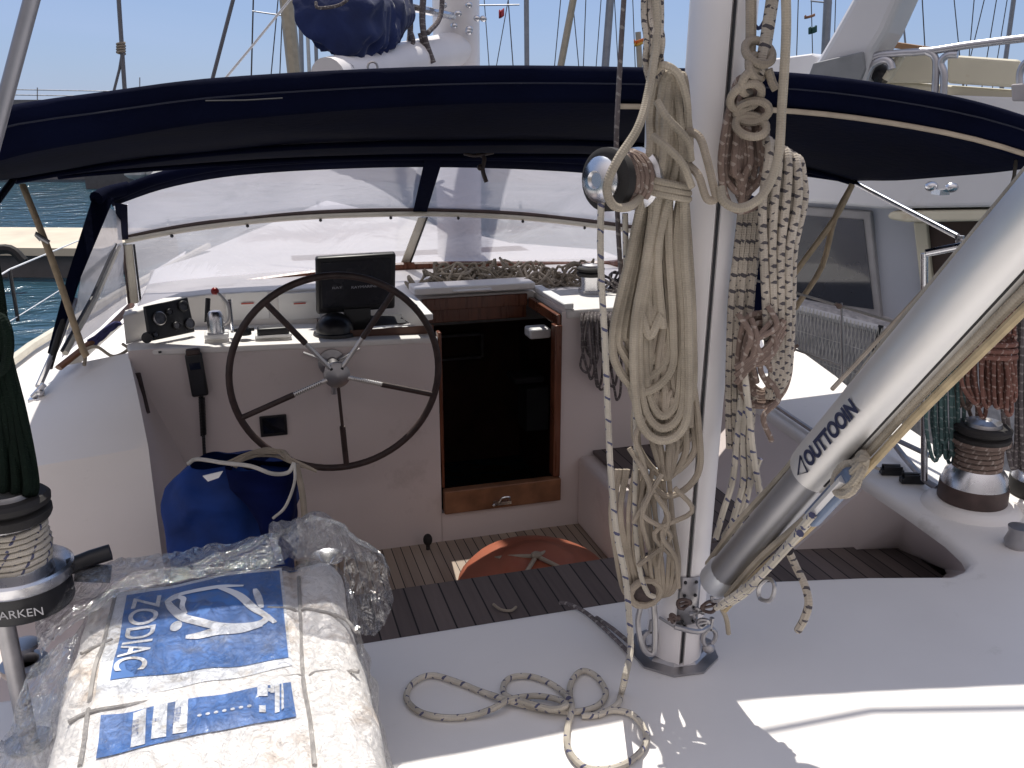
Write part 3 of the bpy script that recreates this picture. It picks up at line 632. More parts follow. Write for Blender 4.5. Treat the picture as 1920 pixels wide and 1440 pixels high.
# ---------------------------------------------------------------- engine control
e = P(406, 622, Y=4.0)
en = thing('throttle_lever', 'chrome engine control with red knobbed lever on the console beside the gauges', 'throttle', (e.x, e.y, zsl))
MB().box(e+V3(0, 0, -.012), (.10, .09, .022)).build('base_plate', whitep, en, bevel=.006)
MB().lathe([(.036, 0), (.036, .06), (.030, .085), (.022, .095), (0, .098)], V3(e.x, e.y, e.z-.004), n=20).build('pedestal', chrome, en)
k = P(403, 546, Y=4.02)
MB().tube([e+V3(.02, 0, .02), e+V3(.055, 0, .05), e+V3(.058, 0, .11), e+V3(.03, .01, .155), k], .006, 8, smooth=5).build('lever', dullm, en)
MB().ball(k, .017).build('knob', redp, en)
MB().tube([P(390, 560, Y=4.15), P(388, 605, Y=4.1)], .011, 10).build('stop_handle', blackp, en)
MB().tube([P(430, 562, Y=4.1), P(434, 600, Y=4.05), P(436, 622, Y=4.0)], .008, 8).build('gear_lever', chrome, en)
# small shelf items
b = P(458, 622, Y=3.99); q = MB().lathe([(.030, 0), (.030, .018), (.02, .03), (.012, .048), (0, .05)], b+V3(0, 0, -.012), n=18); q.box(b+V3(0, 0, .01), (.085, .02, .014))
tag(q.build('winch_socket', blackp, bevel=0), 'small black turning knob on the console, left of the flat black instrument', 'knob')
b = P(512, 619, Y=3.99); ins = thing('autopilot_display', 'flat black autopilot display on white mount on the console', 'instrument', b)
MB().box(b, (.135, .07, .034)).build('case', blackp, ins, bevel=.010, seg=3); MB().box(b+V3(0, .002, -.018), (.155, .085, .012)).build('mount', whitep, ins, bevel=.003)
b = P(712, 600, Y=4.07); m = MB(); m.poly([P(688, 594, Y=4.1), P(752, 591, Y=4.13), P(762, 607, Y=4.0), P(700, 612, Y=3.98)], V3(0, 0, .006))
tag(m.build('black_notepad', mat('matte_black', (.03, .03, .035), .8)), 'thin black pad lying on the console shelf, right of the compass', 'notepad')
MB().poly([P(690, 616, Z=zs+.002), P(765, 613, Z=zs+.002), P(770, 627, Z=zs+.002), P(686, 630, Z=zs+.002)], V3(0, 0, .006)).build('white_lid', whitep, ya, bevel=.003)
m = MB(); m.tube([P(752, 596, Y=4.06), P(768, 607, Y=4.03), P(748, 609, Y=4.03)], .004, 6, closed=True); tag(m.build('reading_glasses', chrome), 'thin wire loop lying beside the black pad on the console', 'wire loop')
# ---------------------------------------------------------------- VHF handset
vh = thing('radio_handset', 'black radio handset hanging on the helm bulkhead, left of the wheel, with coiled cord', 'radio handset', P(368, 755, Y=YB-.02))
a, b = P(362, 662, Y=YB-.03), P(376, 742, Y=YB-.03)
d = (b-a); ux = V3(1, 0, 0); dz = -d.normalized(); Rm = Matrix((dz.cross(V3(0, 1, 0))*-1, V3(0, 1, 0), dz)).transposed()
MB().box((a+b)/2, (.068, .035, d.length), Rm).build('body', blackp, vh, bevel=.010, seg=3)
MB().box(a.lerp(b, .28)+V3(0, -.0185, 0), (.045, .003, .03), Rm).build('display', glassd, vh, bevel=.001)
MB().box(a.lerp(b, .02)+V3(0, -.002, .01), (.056, .034, .025), Rm).build('top_cap', leather, vh, bevel=.006)
m = MB(); lo = P(382, 862, Y=YB-.03); n = 260; pts = []
for i in range(n):
    t = i/(n-1); c = b.lerp(lo, t)+V3(.004, .004, 0); rr = .0115 if .03 < t < .62 else .0055
    pts.append(c+V3(math.cos(i*1.05), math.sin(i*1.05), 0)*rr)
m.tube(pts, .0030, 5); m.build('coiled_cord', blackp, vh)
# ================================================================ mizzen mast
MX, MY = .984, 1.84
mz = thing('mizzen_mast', 'white painted mizzen mast with dark luff groove, rising from the aft deck', 'mast', (MX, MY, 0))
a_, b_ = .068, .080
def sect(n=40, g=math.radians(-104), off=0):
    out = []
    for k in range(n):
        a = g+2*math.pi*k/n; p = V3((a_+off)*math.cos(a), (b_+off)*math.sin(a), 0)
        if k == 0 and off == 0: p = p*.86
        out.append(p)
    return out
S = sect(72)
def lean(z): return V3(MX+.018*z, MY, z)
def mast_between(z0, z1, off=0, n=1):
    m = MB(); Q = sect(72, off=off) if off else S
    rows = [[lean(z0+(z1-z0)*j/n)+q for q in Q] for j in range(n+1)]
    for A, B in zip(rows, rows[1:]): m.strip(A+[A[0]], B+[B[0]])
    m.poly([p for p in rows[-1]]); return m
mast_between(.012, 4.2, 0, 10).build('mast_tube', alup, mz, smooth=30)
g = math.radians(-104); gd = V3(a_*math.cos(g), b_*math.sin(g), 0)
MB().tube([lean(.02)+gd*.99, lean(4.2)+gd*.99], .0030, 6).build('luff_groove', blackp, mz)
m = MB()   # octagonal deck collar
m.lathe([(.115, 0), (.115, .006), (.086, .009), (.078, .016), (0, .016)], V3(MX, MY, .001), n=9); m.build('mast_step', dullm, mz, smooth=20)
# cover strip weld line near the foot
dirc = V3(math.cos(g+.62), math.sin(g+.62), 0); u_ = V3(-dirc.y, dirc.x, 0)
def on_mast(dx, z, off=.003, a=0):
    aa = g+a; p = V3((a_+off)*math.cos(aa+dx/.06), (b_+off)*math.sin(aa+dx/.06), 0); return lean(z)+p
def mplate(x0, x1, z0, z1, name, mt, par, off=.003):
    m = MB(); fr_ = [[on_mast(x0+(x1-x0)*i/6, z0+(z1-z0)*j, off) for i in range(7)] for j in (0, 1)]
    m.strip(*fr_); return m.build(name, mt, par, solid=.003)
def zat(y): return P(1290, y, V=2.02).z
pl = mplate(-.018, .028, zat(1148), zat(1062), 'gooseneck_plate', dullm, mz)
for i in range(4):
    for j in range(2): MB().ball(on_mast(-.006+.022*j, zat(1142)+(zat(1070)-zat(1142))*i/3, .006), .0045, n=8, m=5).build('rivet', blackp, pl)
m = MB(); bz = zat(1150); m.tube([on_mast(-.02, bz, .012), on_mast(.02, bz-.01, .02), on_mast(.05, bz-.012, .02)], .007, 8, smooth=3); m.tube([on_mast(-.05, bz+.01, .01), on_mast(-.02, bz, .012)], .004, 6)
m.build('shackle_bar', dullm, mz)
for s_, (x, y) in enumerate(((1330, 1195), (1218, 1200))):
    q = P(x, y, V=1.99); m = MB(); m.tube([q+V3(math.cos(t)*.018, 0, math.sin(t)*.024) for t in [k*math.pi/6 for k in range(12)]], .006, 7, closed=True)
    m.tube([q+V3(0, 0, .022), q+V3(.004, 0, .055)], .006, 7); m.ball(q+V3(0, 0, -.03), .016, .014, .014); m.build('eye_bolt', dullm, mz)
for k, (x, y, s_) in enumerate(((1282, 1132, .016), (1305, 1150, .018), (1328, 1138, .02), (1345, 1118, .018), (1262, 1160, .014), (1318, 1168, .014))):
    q = P(x, y, V=1.93-.004*k); m = MB(); a0 = k*1.3
    m.tube([q+V3(math.cos(t)*s_*math.cos(a0), -.004*math.sin(t*2), math.sin(t)*s_*.7+.3*s_*math.cos(t)*math.sin(a0)) for t in [j*math.pi/5 for j in range(10)]], .0045, 6, closed=True, smooth=2); m.tube([q+V3(-s_, 0, 0), q+V3(s_, -.004, .004)], .004, 6); m.ball(q+V3(s_, 0, 0), .007, n=8, m=5)
    m.build('shackle', dullm if k % 2 else bronze, mz)
sdir = V3(math.sin(math.radians(SUN_AZ))*math.cos(math.radians(SUN_EL)), math.cos(math.radians(SUN_AZ))*math.cos(math.radians(SUN_EL)), math.sin(math.radians(SUN_EL)))
sa, sb = [P(x, y, Z=0)+sdir*(2.35/sdir.z) for x, y in ((1410, 1376), (1960, 1343))]; sq = (sb-sa).normalized()
MB().tube([V3(MX+.04, MY, sa.z-.02), sa, sb+sq*.5], .011, 8, smooth=3).build('spreader_or_shade_tube', alup, mz)  # added tube above the view, placed to cast a thin shadow line on deck
# cover tube (pale blue spinnaker lift conduit) beside the mast
MB().tube([P(1222, -40, V=1.93), P(1222, 110, V=1.93), P(1216, 320, V=1.94)], .010, 10, smooth=3).build('conduit', mat('pale_conduit', (.55, .6, .68), .4), mz)
MB().tube([P(1226, 880, V=1.97), P(1226, 1130, V=1.97)], .014, 10).build('conduit', MC['pale_conduit'], mz)

# ================================================================ vang
va = thing('rigid_vang', 'silver aluminium boom vang tube slanting up to starboard from the mizzen mast foot', 'boom vang', (MX, MY-.07, .1))
v0 = P(1352, 1085, X=MX+.03); v1 = P(1545, 885, X=MX+.03)
# axis through observed centre line
A0 = P(1350, 1083, X=MX+.02); A1 = P(1900, 462, X=MX+.02); ad = (A1-A0).normalized(); A2 = A0+ad*((A1-A0).length*1.5)
print('VANG', A0, A1, (A1-A0).length)
tt = [t/200 for t in range(200)]
def tfind(px):
    best = min(tt, key=lambda t: abs(projx(A0.lerp(A1, t))-px)); return best
def projx(p):
    q = p-V3(0, 0, H); fh = q.x*math.sin(PS)+q.y*math.cos(PS); r = q.x*math.cos(PS)-q.y*math.sin(PS)
    dep = fh*math.cos(TH)-q.z*math.sin(TH); return 960+F*r/dep
ts = tfind(1528); sleeve = A0.lerp(A1, ts)
side = ad.cross(V3(0, 0, 1)).normalized(); upv = side.cross(ad).normalized()
MB().tube([A0, sleeve+ad*.05], .038, 24).build('inner_tube', mat('grey_anodised', (.40, .40, .42), .42, 1, var=.15, scale=6, stretch=(1, 1, .4)), va)
m = MB(); m.tube([sleeve, sleeve+ad*.004, sleeve+ad*.02, A2], [.046, .0505, .0515, .0515], 32)
m.v and None
sl = m.build('outer_tube', alu, va)
MB().lathe([(.030, 0), (.043, .002), (.043, .05), (.036, .07), (0, .07)], A0-ad*.02, ad, 22).build('end_fitting', mat('pale_alloy', (.6, .62, .66), .4, .6), va)
# groove along the outer tube + lettering
vd = (V3(0, 0, H)-sleeve).normalized(); vd = (vd-ad*vd.dot(ad)).normalized(); vs_ = ad.cross(vd).normalized()
if vs_.z < 0: vs_ = -vs_
gdir = (vd*.80-vs_*.60).normalized()
m = MB(); m.tube([sleeve+ad*.03+gdir*.0506, A2+gdir*.0506], .0028, 6); m.build('track_groove', rubber, sl)
le = (vd*.90+vs_*.43).normalized(); org = sleeve+ad*.150+le*.0518; ydir = ad.cross(le).normalized()
if ydir.z < 0: ydir = -ydir
xd = ad if ad.cross(ydir).dot(le) > 0 else -ad
text_part('OUTTOOIN', navyink, sl, org, xd, xd.cross(ydir)*-1 if False else ydir, .030, .185, .0006, bold=.045)
tri = MB(); o2 = sleeve+ad*.036+le*.0521
tri.tube([o2-ad*.018-ydir*.006, o2+ad*.010-ydir*.016, o2+ad*.016+ydir*.015], .0019, 5, closed=True); tri.build('triangle_mark', navyink, sl)
# ropes running along the vang
def along(o1, o2, t0, t1, r, name, mt, lab, par=None, group=None):
    pts = [A0.lerp(A2, t0+(t1-t0)*k/8)+upv*(o1+(o2-o1)*k/8)+V3(0, .006*math.sin(k*1.7), .004*math.sin(k*2.3)) for k in range(9)]
    return MB().tube(pts, r, 8, smooth=3)
up_ = along(.05, .064, -.02, 1, .0075, '', None, '').build('vang_line', beige); tag(up_, 'tan line running tightly along the upper side of the silver vang', 'rope')
d1 = along(-.046, -.066, .0, .98, .008, '', None, '').build('vang_line', beige); tag(d1, 'tan line running along the underside of the silver vang, nearest the tube', 'rope')
d2 = along(-.066, -.084, -.02, .98, .0075, '', None, '').build('vang_line', mat('tan_line', (.42, .33, .20), .8, var=.2, scale=30)); tag(d2, 'yellowish tan line below the others under the silver vang', 'rope')
# tackle with block and flecked purchase rope
bt = thing('tackle_block', 'blue and grey pulley block with knotted rope under the silver vang collar', 'pulley block', P(1560, 930, X=MX+.0))
q0 = P(1600, 888, X=MX-.02); q1 = P(1520, 975, X=MX-.02); qd = (q1-q0).normalized()
Rb = Matrix((V3(1, 0, 0), V3(1, 0, 0).cross(qd)*-1, qd)).transposed()
MB().box((q0+q1)/2, (.022, .034, (q1-q0).length), Rb).build('cheek', mat('block_blue', (.10, .14, .22), .4, var=.3), bt, bevel=.008, seg=3)
MB().tube([q0.lerp(q1, .1), q0.lerp(q1, .95)], .021, 10, flat=.5).build('strap', alu, bt)
m = MB(); kc = P(1598, 885, X=MX-.01)
for k in range(5):
    rr = .026+.004*(k % 2); m.tube([kc+V3(.012*math.sin(t+k)+.006*k-.01, math.cos(t+k*.6)*rr, math.sin(t)*rr+.006*(k-2)) for t in [q*math.pi/7 for q in range(14)]], .008, 7, closed=True)
tag(m.build('rope_knot', beige), 'thick tan knot at the lower end of the silver vang sleeve', 'knot')
m = MB()
for k, o in enumerate((-.012, .0, .012)):
    m.tube([P(1530, 962, X=MX-.03)+V3(o, o*.5, 0), P(1450, 1052, X=MX-.02)+V3(o, 0, o), P(1395, 1108, X=MX)+V3(o, 0, 0), P(1352, 1138, X=MX+.01)+V3(o, 0, 0)], .0075, 7, smooth=5)
m.tube([P(1500, 1000, X=MX-.05), P(1420, 1085, X=MX-.04), P(1365, 1125, X=MX-.02)], .008, 7, smooth=5)
tag(m.build('purchase_rope', fleckr), 'flecked purchase rope in several parts between the vang block and the mast foot', 'rope')
m = MB(); m.tube([P(1440, 1085, X=MX-.02), P(1452, 1098, X=MX-.02), P(1445, 1125, X=MX-.02), P(1425, 1122, X=MX-.02), P(1424, 1100, X=MX-.02)], .0045, 7, closed=True, smooth=4); tag(m.build('shackle_ring', dullm), 'small steel ring hanging under the flecked purchase rope', 'ring')
tail = MB().tube([P(1480, 1036, X=1.02), P(1492, 1062, X=1.04), P(1508, 1095, X=1.05), P(1516, 1130, X=1.05), P(1508, 1160, X=1.05), P(1496, 1182, X=1.05)], .0085, 8, smooth=5)
tag(tail.build('rope_tail', fleckd), 'short flecked rope tail hanging free below the silver vang', 'rope')
t2 = MB().tube([P(1352, 1138, V=1.92), P(1362, 1160, V=1.93), P(1366, 1188, V=1.94)], .006, 7, smooth=4); tag(t2.build('rope_tail', beige), 'short stub of beige rope beside the mast foot', 'rope')

# ================================================================ mast winches
def profile_winch(c, axis, s, label, drum=None):
    w_ = thing('winch', label, 'winch', c)
    ax_ = Vector(axis)
    MB().lathe([(0, 0), (.062*s, 0), (.064*s, .01*s), (.064*s, .022*s), (.050*s, .03*s), (.050*s, .02*s)], c, axis, 30).build('base', chrome, w_)
    MB().lathe([(.050*s, .02*s), (.042*s, .045*s), (.040*s, .07*s), (.046*s, .095*s), (0, .096*s)], c, axis, 30).build('drum', drum or chrome, w_)
    MB().lathe([(.0, .094*s), (.060*s, .094*s), (.063*s, .102*s), (.063*s, .118*s), (.054*s, .124*s), (0, .124*s)], c, axis, 30).build('self_tailing_rim', rubber, w_)
    MB().lathe([(.0, .12*s), (.044*s, .124*s), (.046*s, .134*s), (.036*s, .146*s), (.018*s, .150*s), (.014*s, .144*s), (0, .144*s)], c, axis, 26).build('cap', chrome, w_)
    return w_
wl = P(1205, 335, V=1.93); pr = P(1088, 338, V=1.80); axl = (pr-wl).normalized()
profile_winch(wl, axl, 1.0, 'chrome winch with black rim mounted sideways on the port side of the mizzen mast')
m = MB(); m.lathe([(.0, -.03), (.05, -.03), (.05, .0), (0, 0)], wl, axl, 20); m.build('winch_pad', alup, mz)
# cast lug with grey cleat at the cap
m = MB(); cc_ = pr-axl*.018; m.poly([cc_+V3(-.018, -.012, .03), cc_+V3(.018, -.012, .03), cc_+V3(.022, -.012, -.005), cc_+V3(.005, -.012, -.045), cc_+V3(-.02, -.012, -.02)], V3(0, -.014, 0)); 
# drum turns
def turns(c, ax, r, rr, n, z0, z1, name, mt, label, cat='rope'):
    c = Vector(c); ax = Vector(ax).normalized(); u = ax.orthogonal().normalized(); v = ax.cross(u); pts = []
    for k in range(n*14+1):
        t = k/14; h = z0+(z1-z0)*t/n; a = t*2*math.pi
        pts.append(c+ax*h+(u*math.cos(a)+v*math.sin(a))*(r+.002*math.sin(t*5)))
    o = MB().tube(pts, rr, 8).build(name, mt); tag(o, label, cat); return o
turns(wl, axl, .052, .0075, 4, .035, .095, 'rope_turns', brownr, 'brown flecked rope wound round the port mast winch drum')
wr_ = P(1400, 318, V=1.98); axr = V3(1, .1, 0).normalized()
profile_winch(P(1392, 318, V=2.02), (P(1480, 318, V=1.99)-P(1408, 318, V=2.02)).normalized(), .72, 'chrome winch on the starboard side of the mizzen mast, buried under flecked rope')

# ================================================================ ropes hung on the mast
rnd = random.Random(11)
def jp(x, y, v, j=.006): return P(x+rnd.uniform(-2, 2), y, V=v+rnd.uniform(-j, j))
def coil(name, mt, r, loops, v, label, n=8, sm=6, group=None):
    """loops: each a list of surveyed (x, y) points; every loop is one turn of the same rope"""
    m = MB()
    for k, lp in enumerate(loops):
        vv = v+(k % 4)*r*1.1-(k*r*.18)
        m.tube([P(x, y, V=vv+.004*math.sin(i*2.1+k)) for i, (x, y) in enumerate(lp)], r, n, closed=True, smooth=sm)
    o = m.build(name, mt); tag(o, label, 'rope coil', group); return o
# 1. big beige coil, port side: hangs from a cleat at (1250,150) down to y 760/930
loops = []
for k in range(12):
    w = k/11
    xt = 1232+w*38+rnd.uniform(-4, 4); yb = 700-18*k*(1 if k < 8 else .2)+rnd.uniform(-14, 14)
    if k < 7: xl_, xr_, yb = 1150+k*11, 1262-k*5, 735-k*26
    else: xl_, xr_, yb = 1180+(k-7)*9, 1298-(k-7)*7, 770+(k*37 % 60)
    mid_ = 300
    loops.append([(xt-4, 138+rnd.uniform(0, 24)), (xt-12, 220), (xt-14+rnd.uniform(-3, 3), mid_), ((xt-16+xl_)/2, 470), (xl_, 620), (xl_+8, yb-46), ((xl_+xr_)/2, yb),
                  (xr_-4, yb-40), (xr_, 610), (xr_-8, 460), (min(xt+22, 1290), mid_), (xt+16, 220), (xt+8, 145)])
coil('coiled_rope', beige, .0098, loops, 1.90, 'large coil of thick beige rope hung on the port side of the mizzen mast')
# lower coil of the same kind behind
loops = []
for k in range(14):
    xl_, xr_ = 1190+k*5+rnd.uniform(-6, 6), 1308-k*4+rnd.uniform(-5, 3); yb = 930-(k*37 % 150)
    loops.append([(1240+k*3, 520), (1215+k*3, 640), (xl_, 780), (xl_+10, yb-50), ((xl_+xr_)/2, yb), (xr_-2, yb-40), (xr_, 800), (1290-k*4, 660), (1262, 530)])
coil('coiled_rope', beige2, .0078, loops, 1.925, 'thinner greyed beige coil hanging lower, behind the big beige coil')
# wraps round the coil
def wrap(cx, cy, rx, ry, v, turns_, pitch, r, tilt=0):
    pts = []
    for i in range(int(turns_*12)+1):
        a = i/12*2*math.pi; c = P(cx, cy+pitch*i/12, V=v)
        s_ = rx/F*v*1.05
        pts.append(c+V3(math.cos(PS)*math.cos(a)*s_, -math.sin(PS)*math.cos(a)*s_, 0)+V3(math.sin(PS), math.cos(PS), 0)*math.sin(a)*(.045)+V3(0, 0, tilt*math.cos(a)))
    return pts
m = MB(); m.tube(wrap(1247, 333, 42, 12, 1.905, 3, 11, .0072, -.008), .0075, 8)
m.tube([P(1232, 190, V=1.85), P(1252, 222, V=1.83), P(1288, 262, V=1.84), P(1296, 300, V=1.86)], .0078, 8, smooth=5)
m.tube([P(1228, 135, V=1.88), P(1245, 122, V=1.86), P(1272, 140, V=1.86), P(1288, 190, V=1.87), P(1290, 240, V=1.88)], .0078, 8, smooth=5)
m.tube([P(1224, 255, V=1.85), P(1250, 275, V=1.83), P(1280, 308, V=1.83), P(1297, 350, V=1.85)], .0078, 8, smooth=5)
tag(m.build('rope_lashing', beige), 'beige rope lashing wound tightly round the neck of the big beige coil', 'rope')
# slack loop crossing the mast
m = MB().tube([P(1290, 245, V=1.88), P(1312, 258, V=1.86), P(1326, 300, V=1.85), P(1338, 350, V=1.85), P(1342, 372, V=1.85), P(1325, 372, V=1.85), P(1310, 330, V=1.85), P(1292, 310, V=1.87)], .0085, 8, smooth=6)
tag(m.build('slack_rope', beige2), 'slack beige rope loop drooping across the front of the mizzen mast', 'rope')
# running line from top to a U below winch (1170,360) : (1225,0) ... (1160,300)
m = MB().tube([P(1228, -60, V=1.9), P(1232, 60, V=1.87), P(1216, 170, V=1.84), P(1196, 240, V=1.80), P(1158, 300, V=1.77), P(1138, 350, V=1.77), P(1150, 385, V=1.78), P(1178, 388, V=1.80), P(1200, 372, V=1.84)], .0088, 8, smooth=6)
tag(m.build('halyard', beige), 'tan halyard sweeping down in front of the port mast winch', 'rope')
# bundle of dark flecked line top left of mast
m = MB()
for k in range(7):
    x0 = 1212+k*5
    m.tube([P(x0-4, -60, V=1.90+.012*(k % 3)), P(x0+rnd.uniform(-6, 6), 30, V=1.88+.012*(k % 2)), P(x0+rnd.uniform(-5, 8), 75, V=1.87), P(x0+rnd.uniform(-2, 6), 130, V=1.89), P(1238+k*3, 220, V=1.91), P(1240+k*2, 300, V=1.92)], .0062, 7, smooth=5)
tag(m.build('halyard_bundle', fleckd), 'bundle of grey flecked halyards at the top, left of the mizzen mast', 'rope')
# two long thin lines: dark line at 1165, flecked at 1130
m = MB().tube([P(1172, -40, V=1.95), P(1162, 130, V=1.95), P(1155, 290, V=1.95), P(1160, 450, V=1.97), P(1168, 560, V=2.0)], .0055, 7, smooth=3); tag(m.build('stay_line', greyr), 'thin dark line hanging straight down in front of the bimini, left of the mast winch', 'rope')
m = MB()
m.tube([P(1128, 345, V=1.84), P(1126, 480, V=1.85), P(1134, 640, V=1.86), P(1140, 780, V=1.87), P(1146, 900, V=1.86), P(1156, 1000, V=1.84), P(1172, 1080, V=1.82), P(1180, 1160, V=1.78), P(1182, 1220, V=1.74), P(1172, 1270, V=1.66),
        P(1166, 1296, Z=.012), P(1156, 1322, Z=.012), P(1120, 1340, Z=.01), P(1090, 1342, Z=.01)], .0075, 8, smooth=6)
m.tube([P(1120, 1341, Z=.01), P(1150, 1332, Z=.01), P(1185, 1340, Z=.012), P(1210, 1370, Z=.01), P(1208, 1400, Z=.01), P(1180, 1428, Z=.01), P(1140, 1442, Z=.01), P(1095, 1438, Z=.01), P(1066, 1405, Z=.01), P(1064, 1365, Z=.01), P(1072, 1330, Z=.02), P(1068, 1295, Z=.012), P(1076, 1270, Z=.01),
        P(1095, 1258, Z=.01), P(1120, 1270, Z=.01), P(1136, 1298, Z=.01), P(1122, 1322, Z=.01), P(1085, 1334, Z=.012), P(1040, 1332, Z=.01), P(990, 1324, Z=.01), P(950, 1312, Z=.02), P(900, 1296, Z=.01), P(860, 1280, Z=.01), P(810, 1266, Z=.01), P(775, 1280, Z=.01), P(762, 1308, Z=.01), P(785, 1334, Z=.01), P(830, 1345, Z=.01), P(880, 1343, Z=.01), P(925, 1328, Z=.022),
        P(955, 1312, Z=.024), P(1000, 1305, Z=.018), P(1040, 1310, Z=.018), P(1062, 1322, Z=.03), P(1035, 1330, Z=.024), P(990, 1318, Z=.026), P(950, 1305, Z=.016), P(944, 1285, Z=.01), P(960, 1270, Z=.01), P(992, 1268, Z=.01), P(1025, 1278, Z=.01), P(1052, 1295, Z=.012), P(1066, 1310, Z=.026)], .0075, 8, smooth=6)
tag(m.build('flecked_rope', fleckr), 'long white rope with blue flecks falling from the mast winch and looped on the deck', 'rope')
# lines on the port side below the coil
def hang(name, mt, r, pts, v, label, cat='rope'):
    o = MB().tube([P(x, y, V=v+(z[0] if z else 0)) for x, y, *z in pts], r, 7, smooth=5).build(name, mt); tag(o, label, cat); return o
hang('flecked_line', fleckr, .0065, [(1172, 400), (1176, 560), (1190, 720), (1192, 860), (1190, 960), (1198, 1060), (1212, 1108), (1228, 1120)], 1.92, 'flecked line hanging behind the long flecked rope, ending at the mast base block')
m = MB()
for k in range(9):
    x = 1150+k*8+rnd.uniform(-4, 4); m.tube([P(x+6, 880, V=1.93), P(x-4+rnd.uniform(-4, 4), 960, V=1.92), P(x+rnd.uniform(-5, 9), 1040, V=1.93), P(1170+k*9, 1110, V=1.95), P(1200+k*4, 1120, V=1.96)], .0055, 7, smooth=5)
for k in range(8):
    x = 1215+k*8+rnd.uniform(-4, 4); m.tube([P(x-12, 900, V=1.94), P(x+rnd.uniform(-8, 8), 990, V=1.93), P(x+6, 1060, V=1.93), P(1226+k*5, 1110, V=1.94), P(1218, 1120, V=1.95)], .0055, 7, smooth=5)
for k in range(7):
    x = 1165+rnd.uniform(0, 110); y = 760+rnd.uniform(0, 220); m.tube([P(x, y, V=1.90), P(x+rnd.uniform(-35, 35), y+45, V=1.885), P(x+rnd.uniform(-40, 40), y+85, V=1.89), P(x+rnd.uniform(-25, 25), y+140, V=1.91)], .006, 7, smooth=5)
tag(m.build('rope_tails', beige2), 'tangle of thin beige tails hanging to the base, left of the mizzen mast foot', 'rope')
bl = thing('deck_block', 'small brown pulley block with rope becket at the mast foot, port side', 'pulley block', P(1208, 1105, V=1.95))
c = P(1206, 1107, V=1.94)
MB().lathe([(.026, -.012), (.03, -.008), (.03, .008), (.026, .012), (0, .012)], c, (-.3, -1, 0), 20).build('sheave', leather, bl)
MB().tube([c+V3(math.cos(t)*.04, -.012, math.sin(t)*.034) for t in [k*math.pi/6 for k in range(12)]], .009, 8, closed=True).build('becket', beige2, bl)
MB().tube([c+V3(-.01, -.01, -.035), P(1196, 1170, V=1.93), P(1206, 1215, V=1.92), P(1225, 1225, V=1.92), P(1228, 1180, V=1.93), P(1226, 1130, V=1.94)], .007, 8, smooth=5).build('wire_strop', dullm, bl)
m = MB(); m.tube([P(1180, 1225, Z=.012), P(1140, 1185, Z=.01), P(1100, 1150, Z=.01), P(1070, 1134, Z=.01), P(1050, 1130, Z=.004)], .006, 7, smooth=4); m.tube([P(1188, 1212, Z=.014), P(1150, 1180, Z=.02), P(1118, 1158, Z=.012)], .006, 7, smooth=4)
tag(m.build('thin_line', greyr), 'thin grey line lying on the deck from mast base to the teak seat', 'rope')
m = MB(); m.tube([P(925, 1133, Z=ZS+.01), P(940, 1143, Z=ZS+.01), P(958, 1145, Z=ZS+.01), P(968, 1138, Z=ZS+.01)], .005, 6, smooth=4); tag(m.build('thin_line', beige2), 'short end of pale line lying on the teak aft seat', 'rope')
# 2. upper right coil with knot
loops = []
for k in range(7):
    xl_ = 1352+k*6; xr_ = 1440-k*8; yb = 395-(k*31 % 75)
    loops.append([(1385+k*4, 150), (1372+k*4, 190), (xl_+6, 250), (xl_, 320), (xl_+14, yb-14), ((xl_+xr_)/2, yb), (xr_-8, yb-26), (xr_, 300), (xr_-6, 230), (1425-k*3, 180), (1410, 148)])
coil('coiled_rope', brownr, .0074, loops, 1.93, 'brown flecked coil with knots hung high on the starboard side of the mizzen mast')
m = MB(); kc = P(1412, 128, V=1.90)
for k in range(6):
    c = kc+V3(rnd.uniform(-.012, .012), rnd.uniform(-.01, .01), -.028*k+.03); rr = .026+rnd.uniform(-.004, .005); ph = k*1.1
    m.tube([c+V3(math.cos(t)*rr, math.sin(t+ph)*.02, math.sin(t)*rr*.8) for t in [q*math.pi/6 for q in range(12)]], .0085, 8, closed=True, smooth=2)
m.tube([P(1440, 130, V=1.9), P(1448, 155, V=1.9), P(1455, 168, V=1.9)], .009, 8)
tag(m.build('knot_cluster', beige2), 'cluster of tan knots tying the brown coil, starboard of the mizzen mast', 'knot')
m = MB().tube([P(1408, -50, V=1.93), P(1408, 60, V=1.93), P(1406, 120, V=1.92)], .011, 8, smooth=3); tag(m.build('halyard', beige2), 'thick greyed halyard coming down to the knot cluster, nearest the mast', 'rope')
m = MB().tube([P(1455, -50, V=1.93), P(1442, 40, V=1.92), P(1430, 110, V=1.91), P(1420, 140, V=1.9)], .013, 8, smooth=3); tag(m.build('halyard', fleckd), 'thick flecked halyard slanting down to the knot cluster', 'rope')
m = MB().tube([P(1446, -40, V=1.96), P(1440, 20, V=1.96), P(1425, 52, V=1.96), P(1413, 46, V=1.96)], .004, 7, smooth=4); tag(m.build('messenger_line', mat('navy_cord', (.02, .03, .10), .6)), 'thin navy cord hooking between two halyards at the top of the mast', 'cord')
m = MB().tube([P(1472, -50, V=1.88), P(1474, 60, V=1.88), P(1466, 200, V=1.87), P(1458, 300, V=1.86), P(1430, 365, V=1.84), P(1390, 390, V=1.83), P(1358, 378, V=1.83), P(1350, 350, V=1.84)], .0095, 8, smooth=6)
tag(m.build('halyard', beige), 'pale tan halyard hanging in a long curve to starboard of the mizzen mast', 'rope')
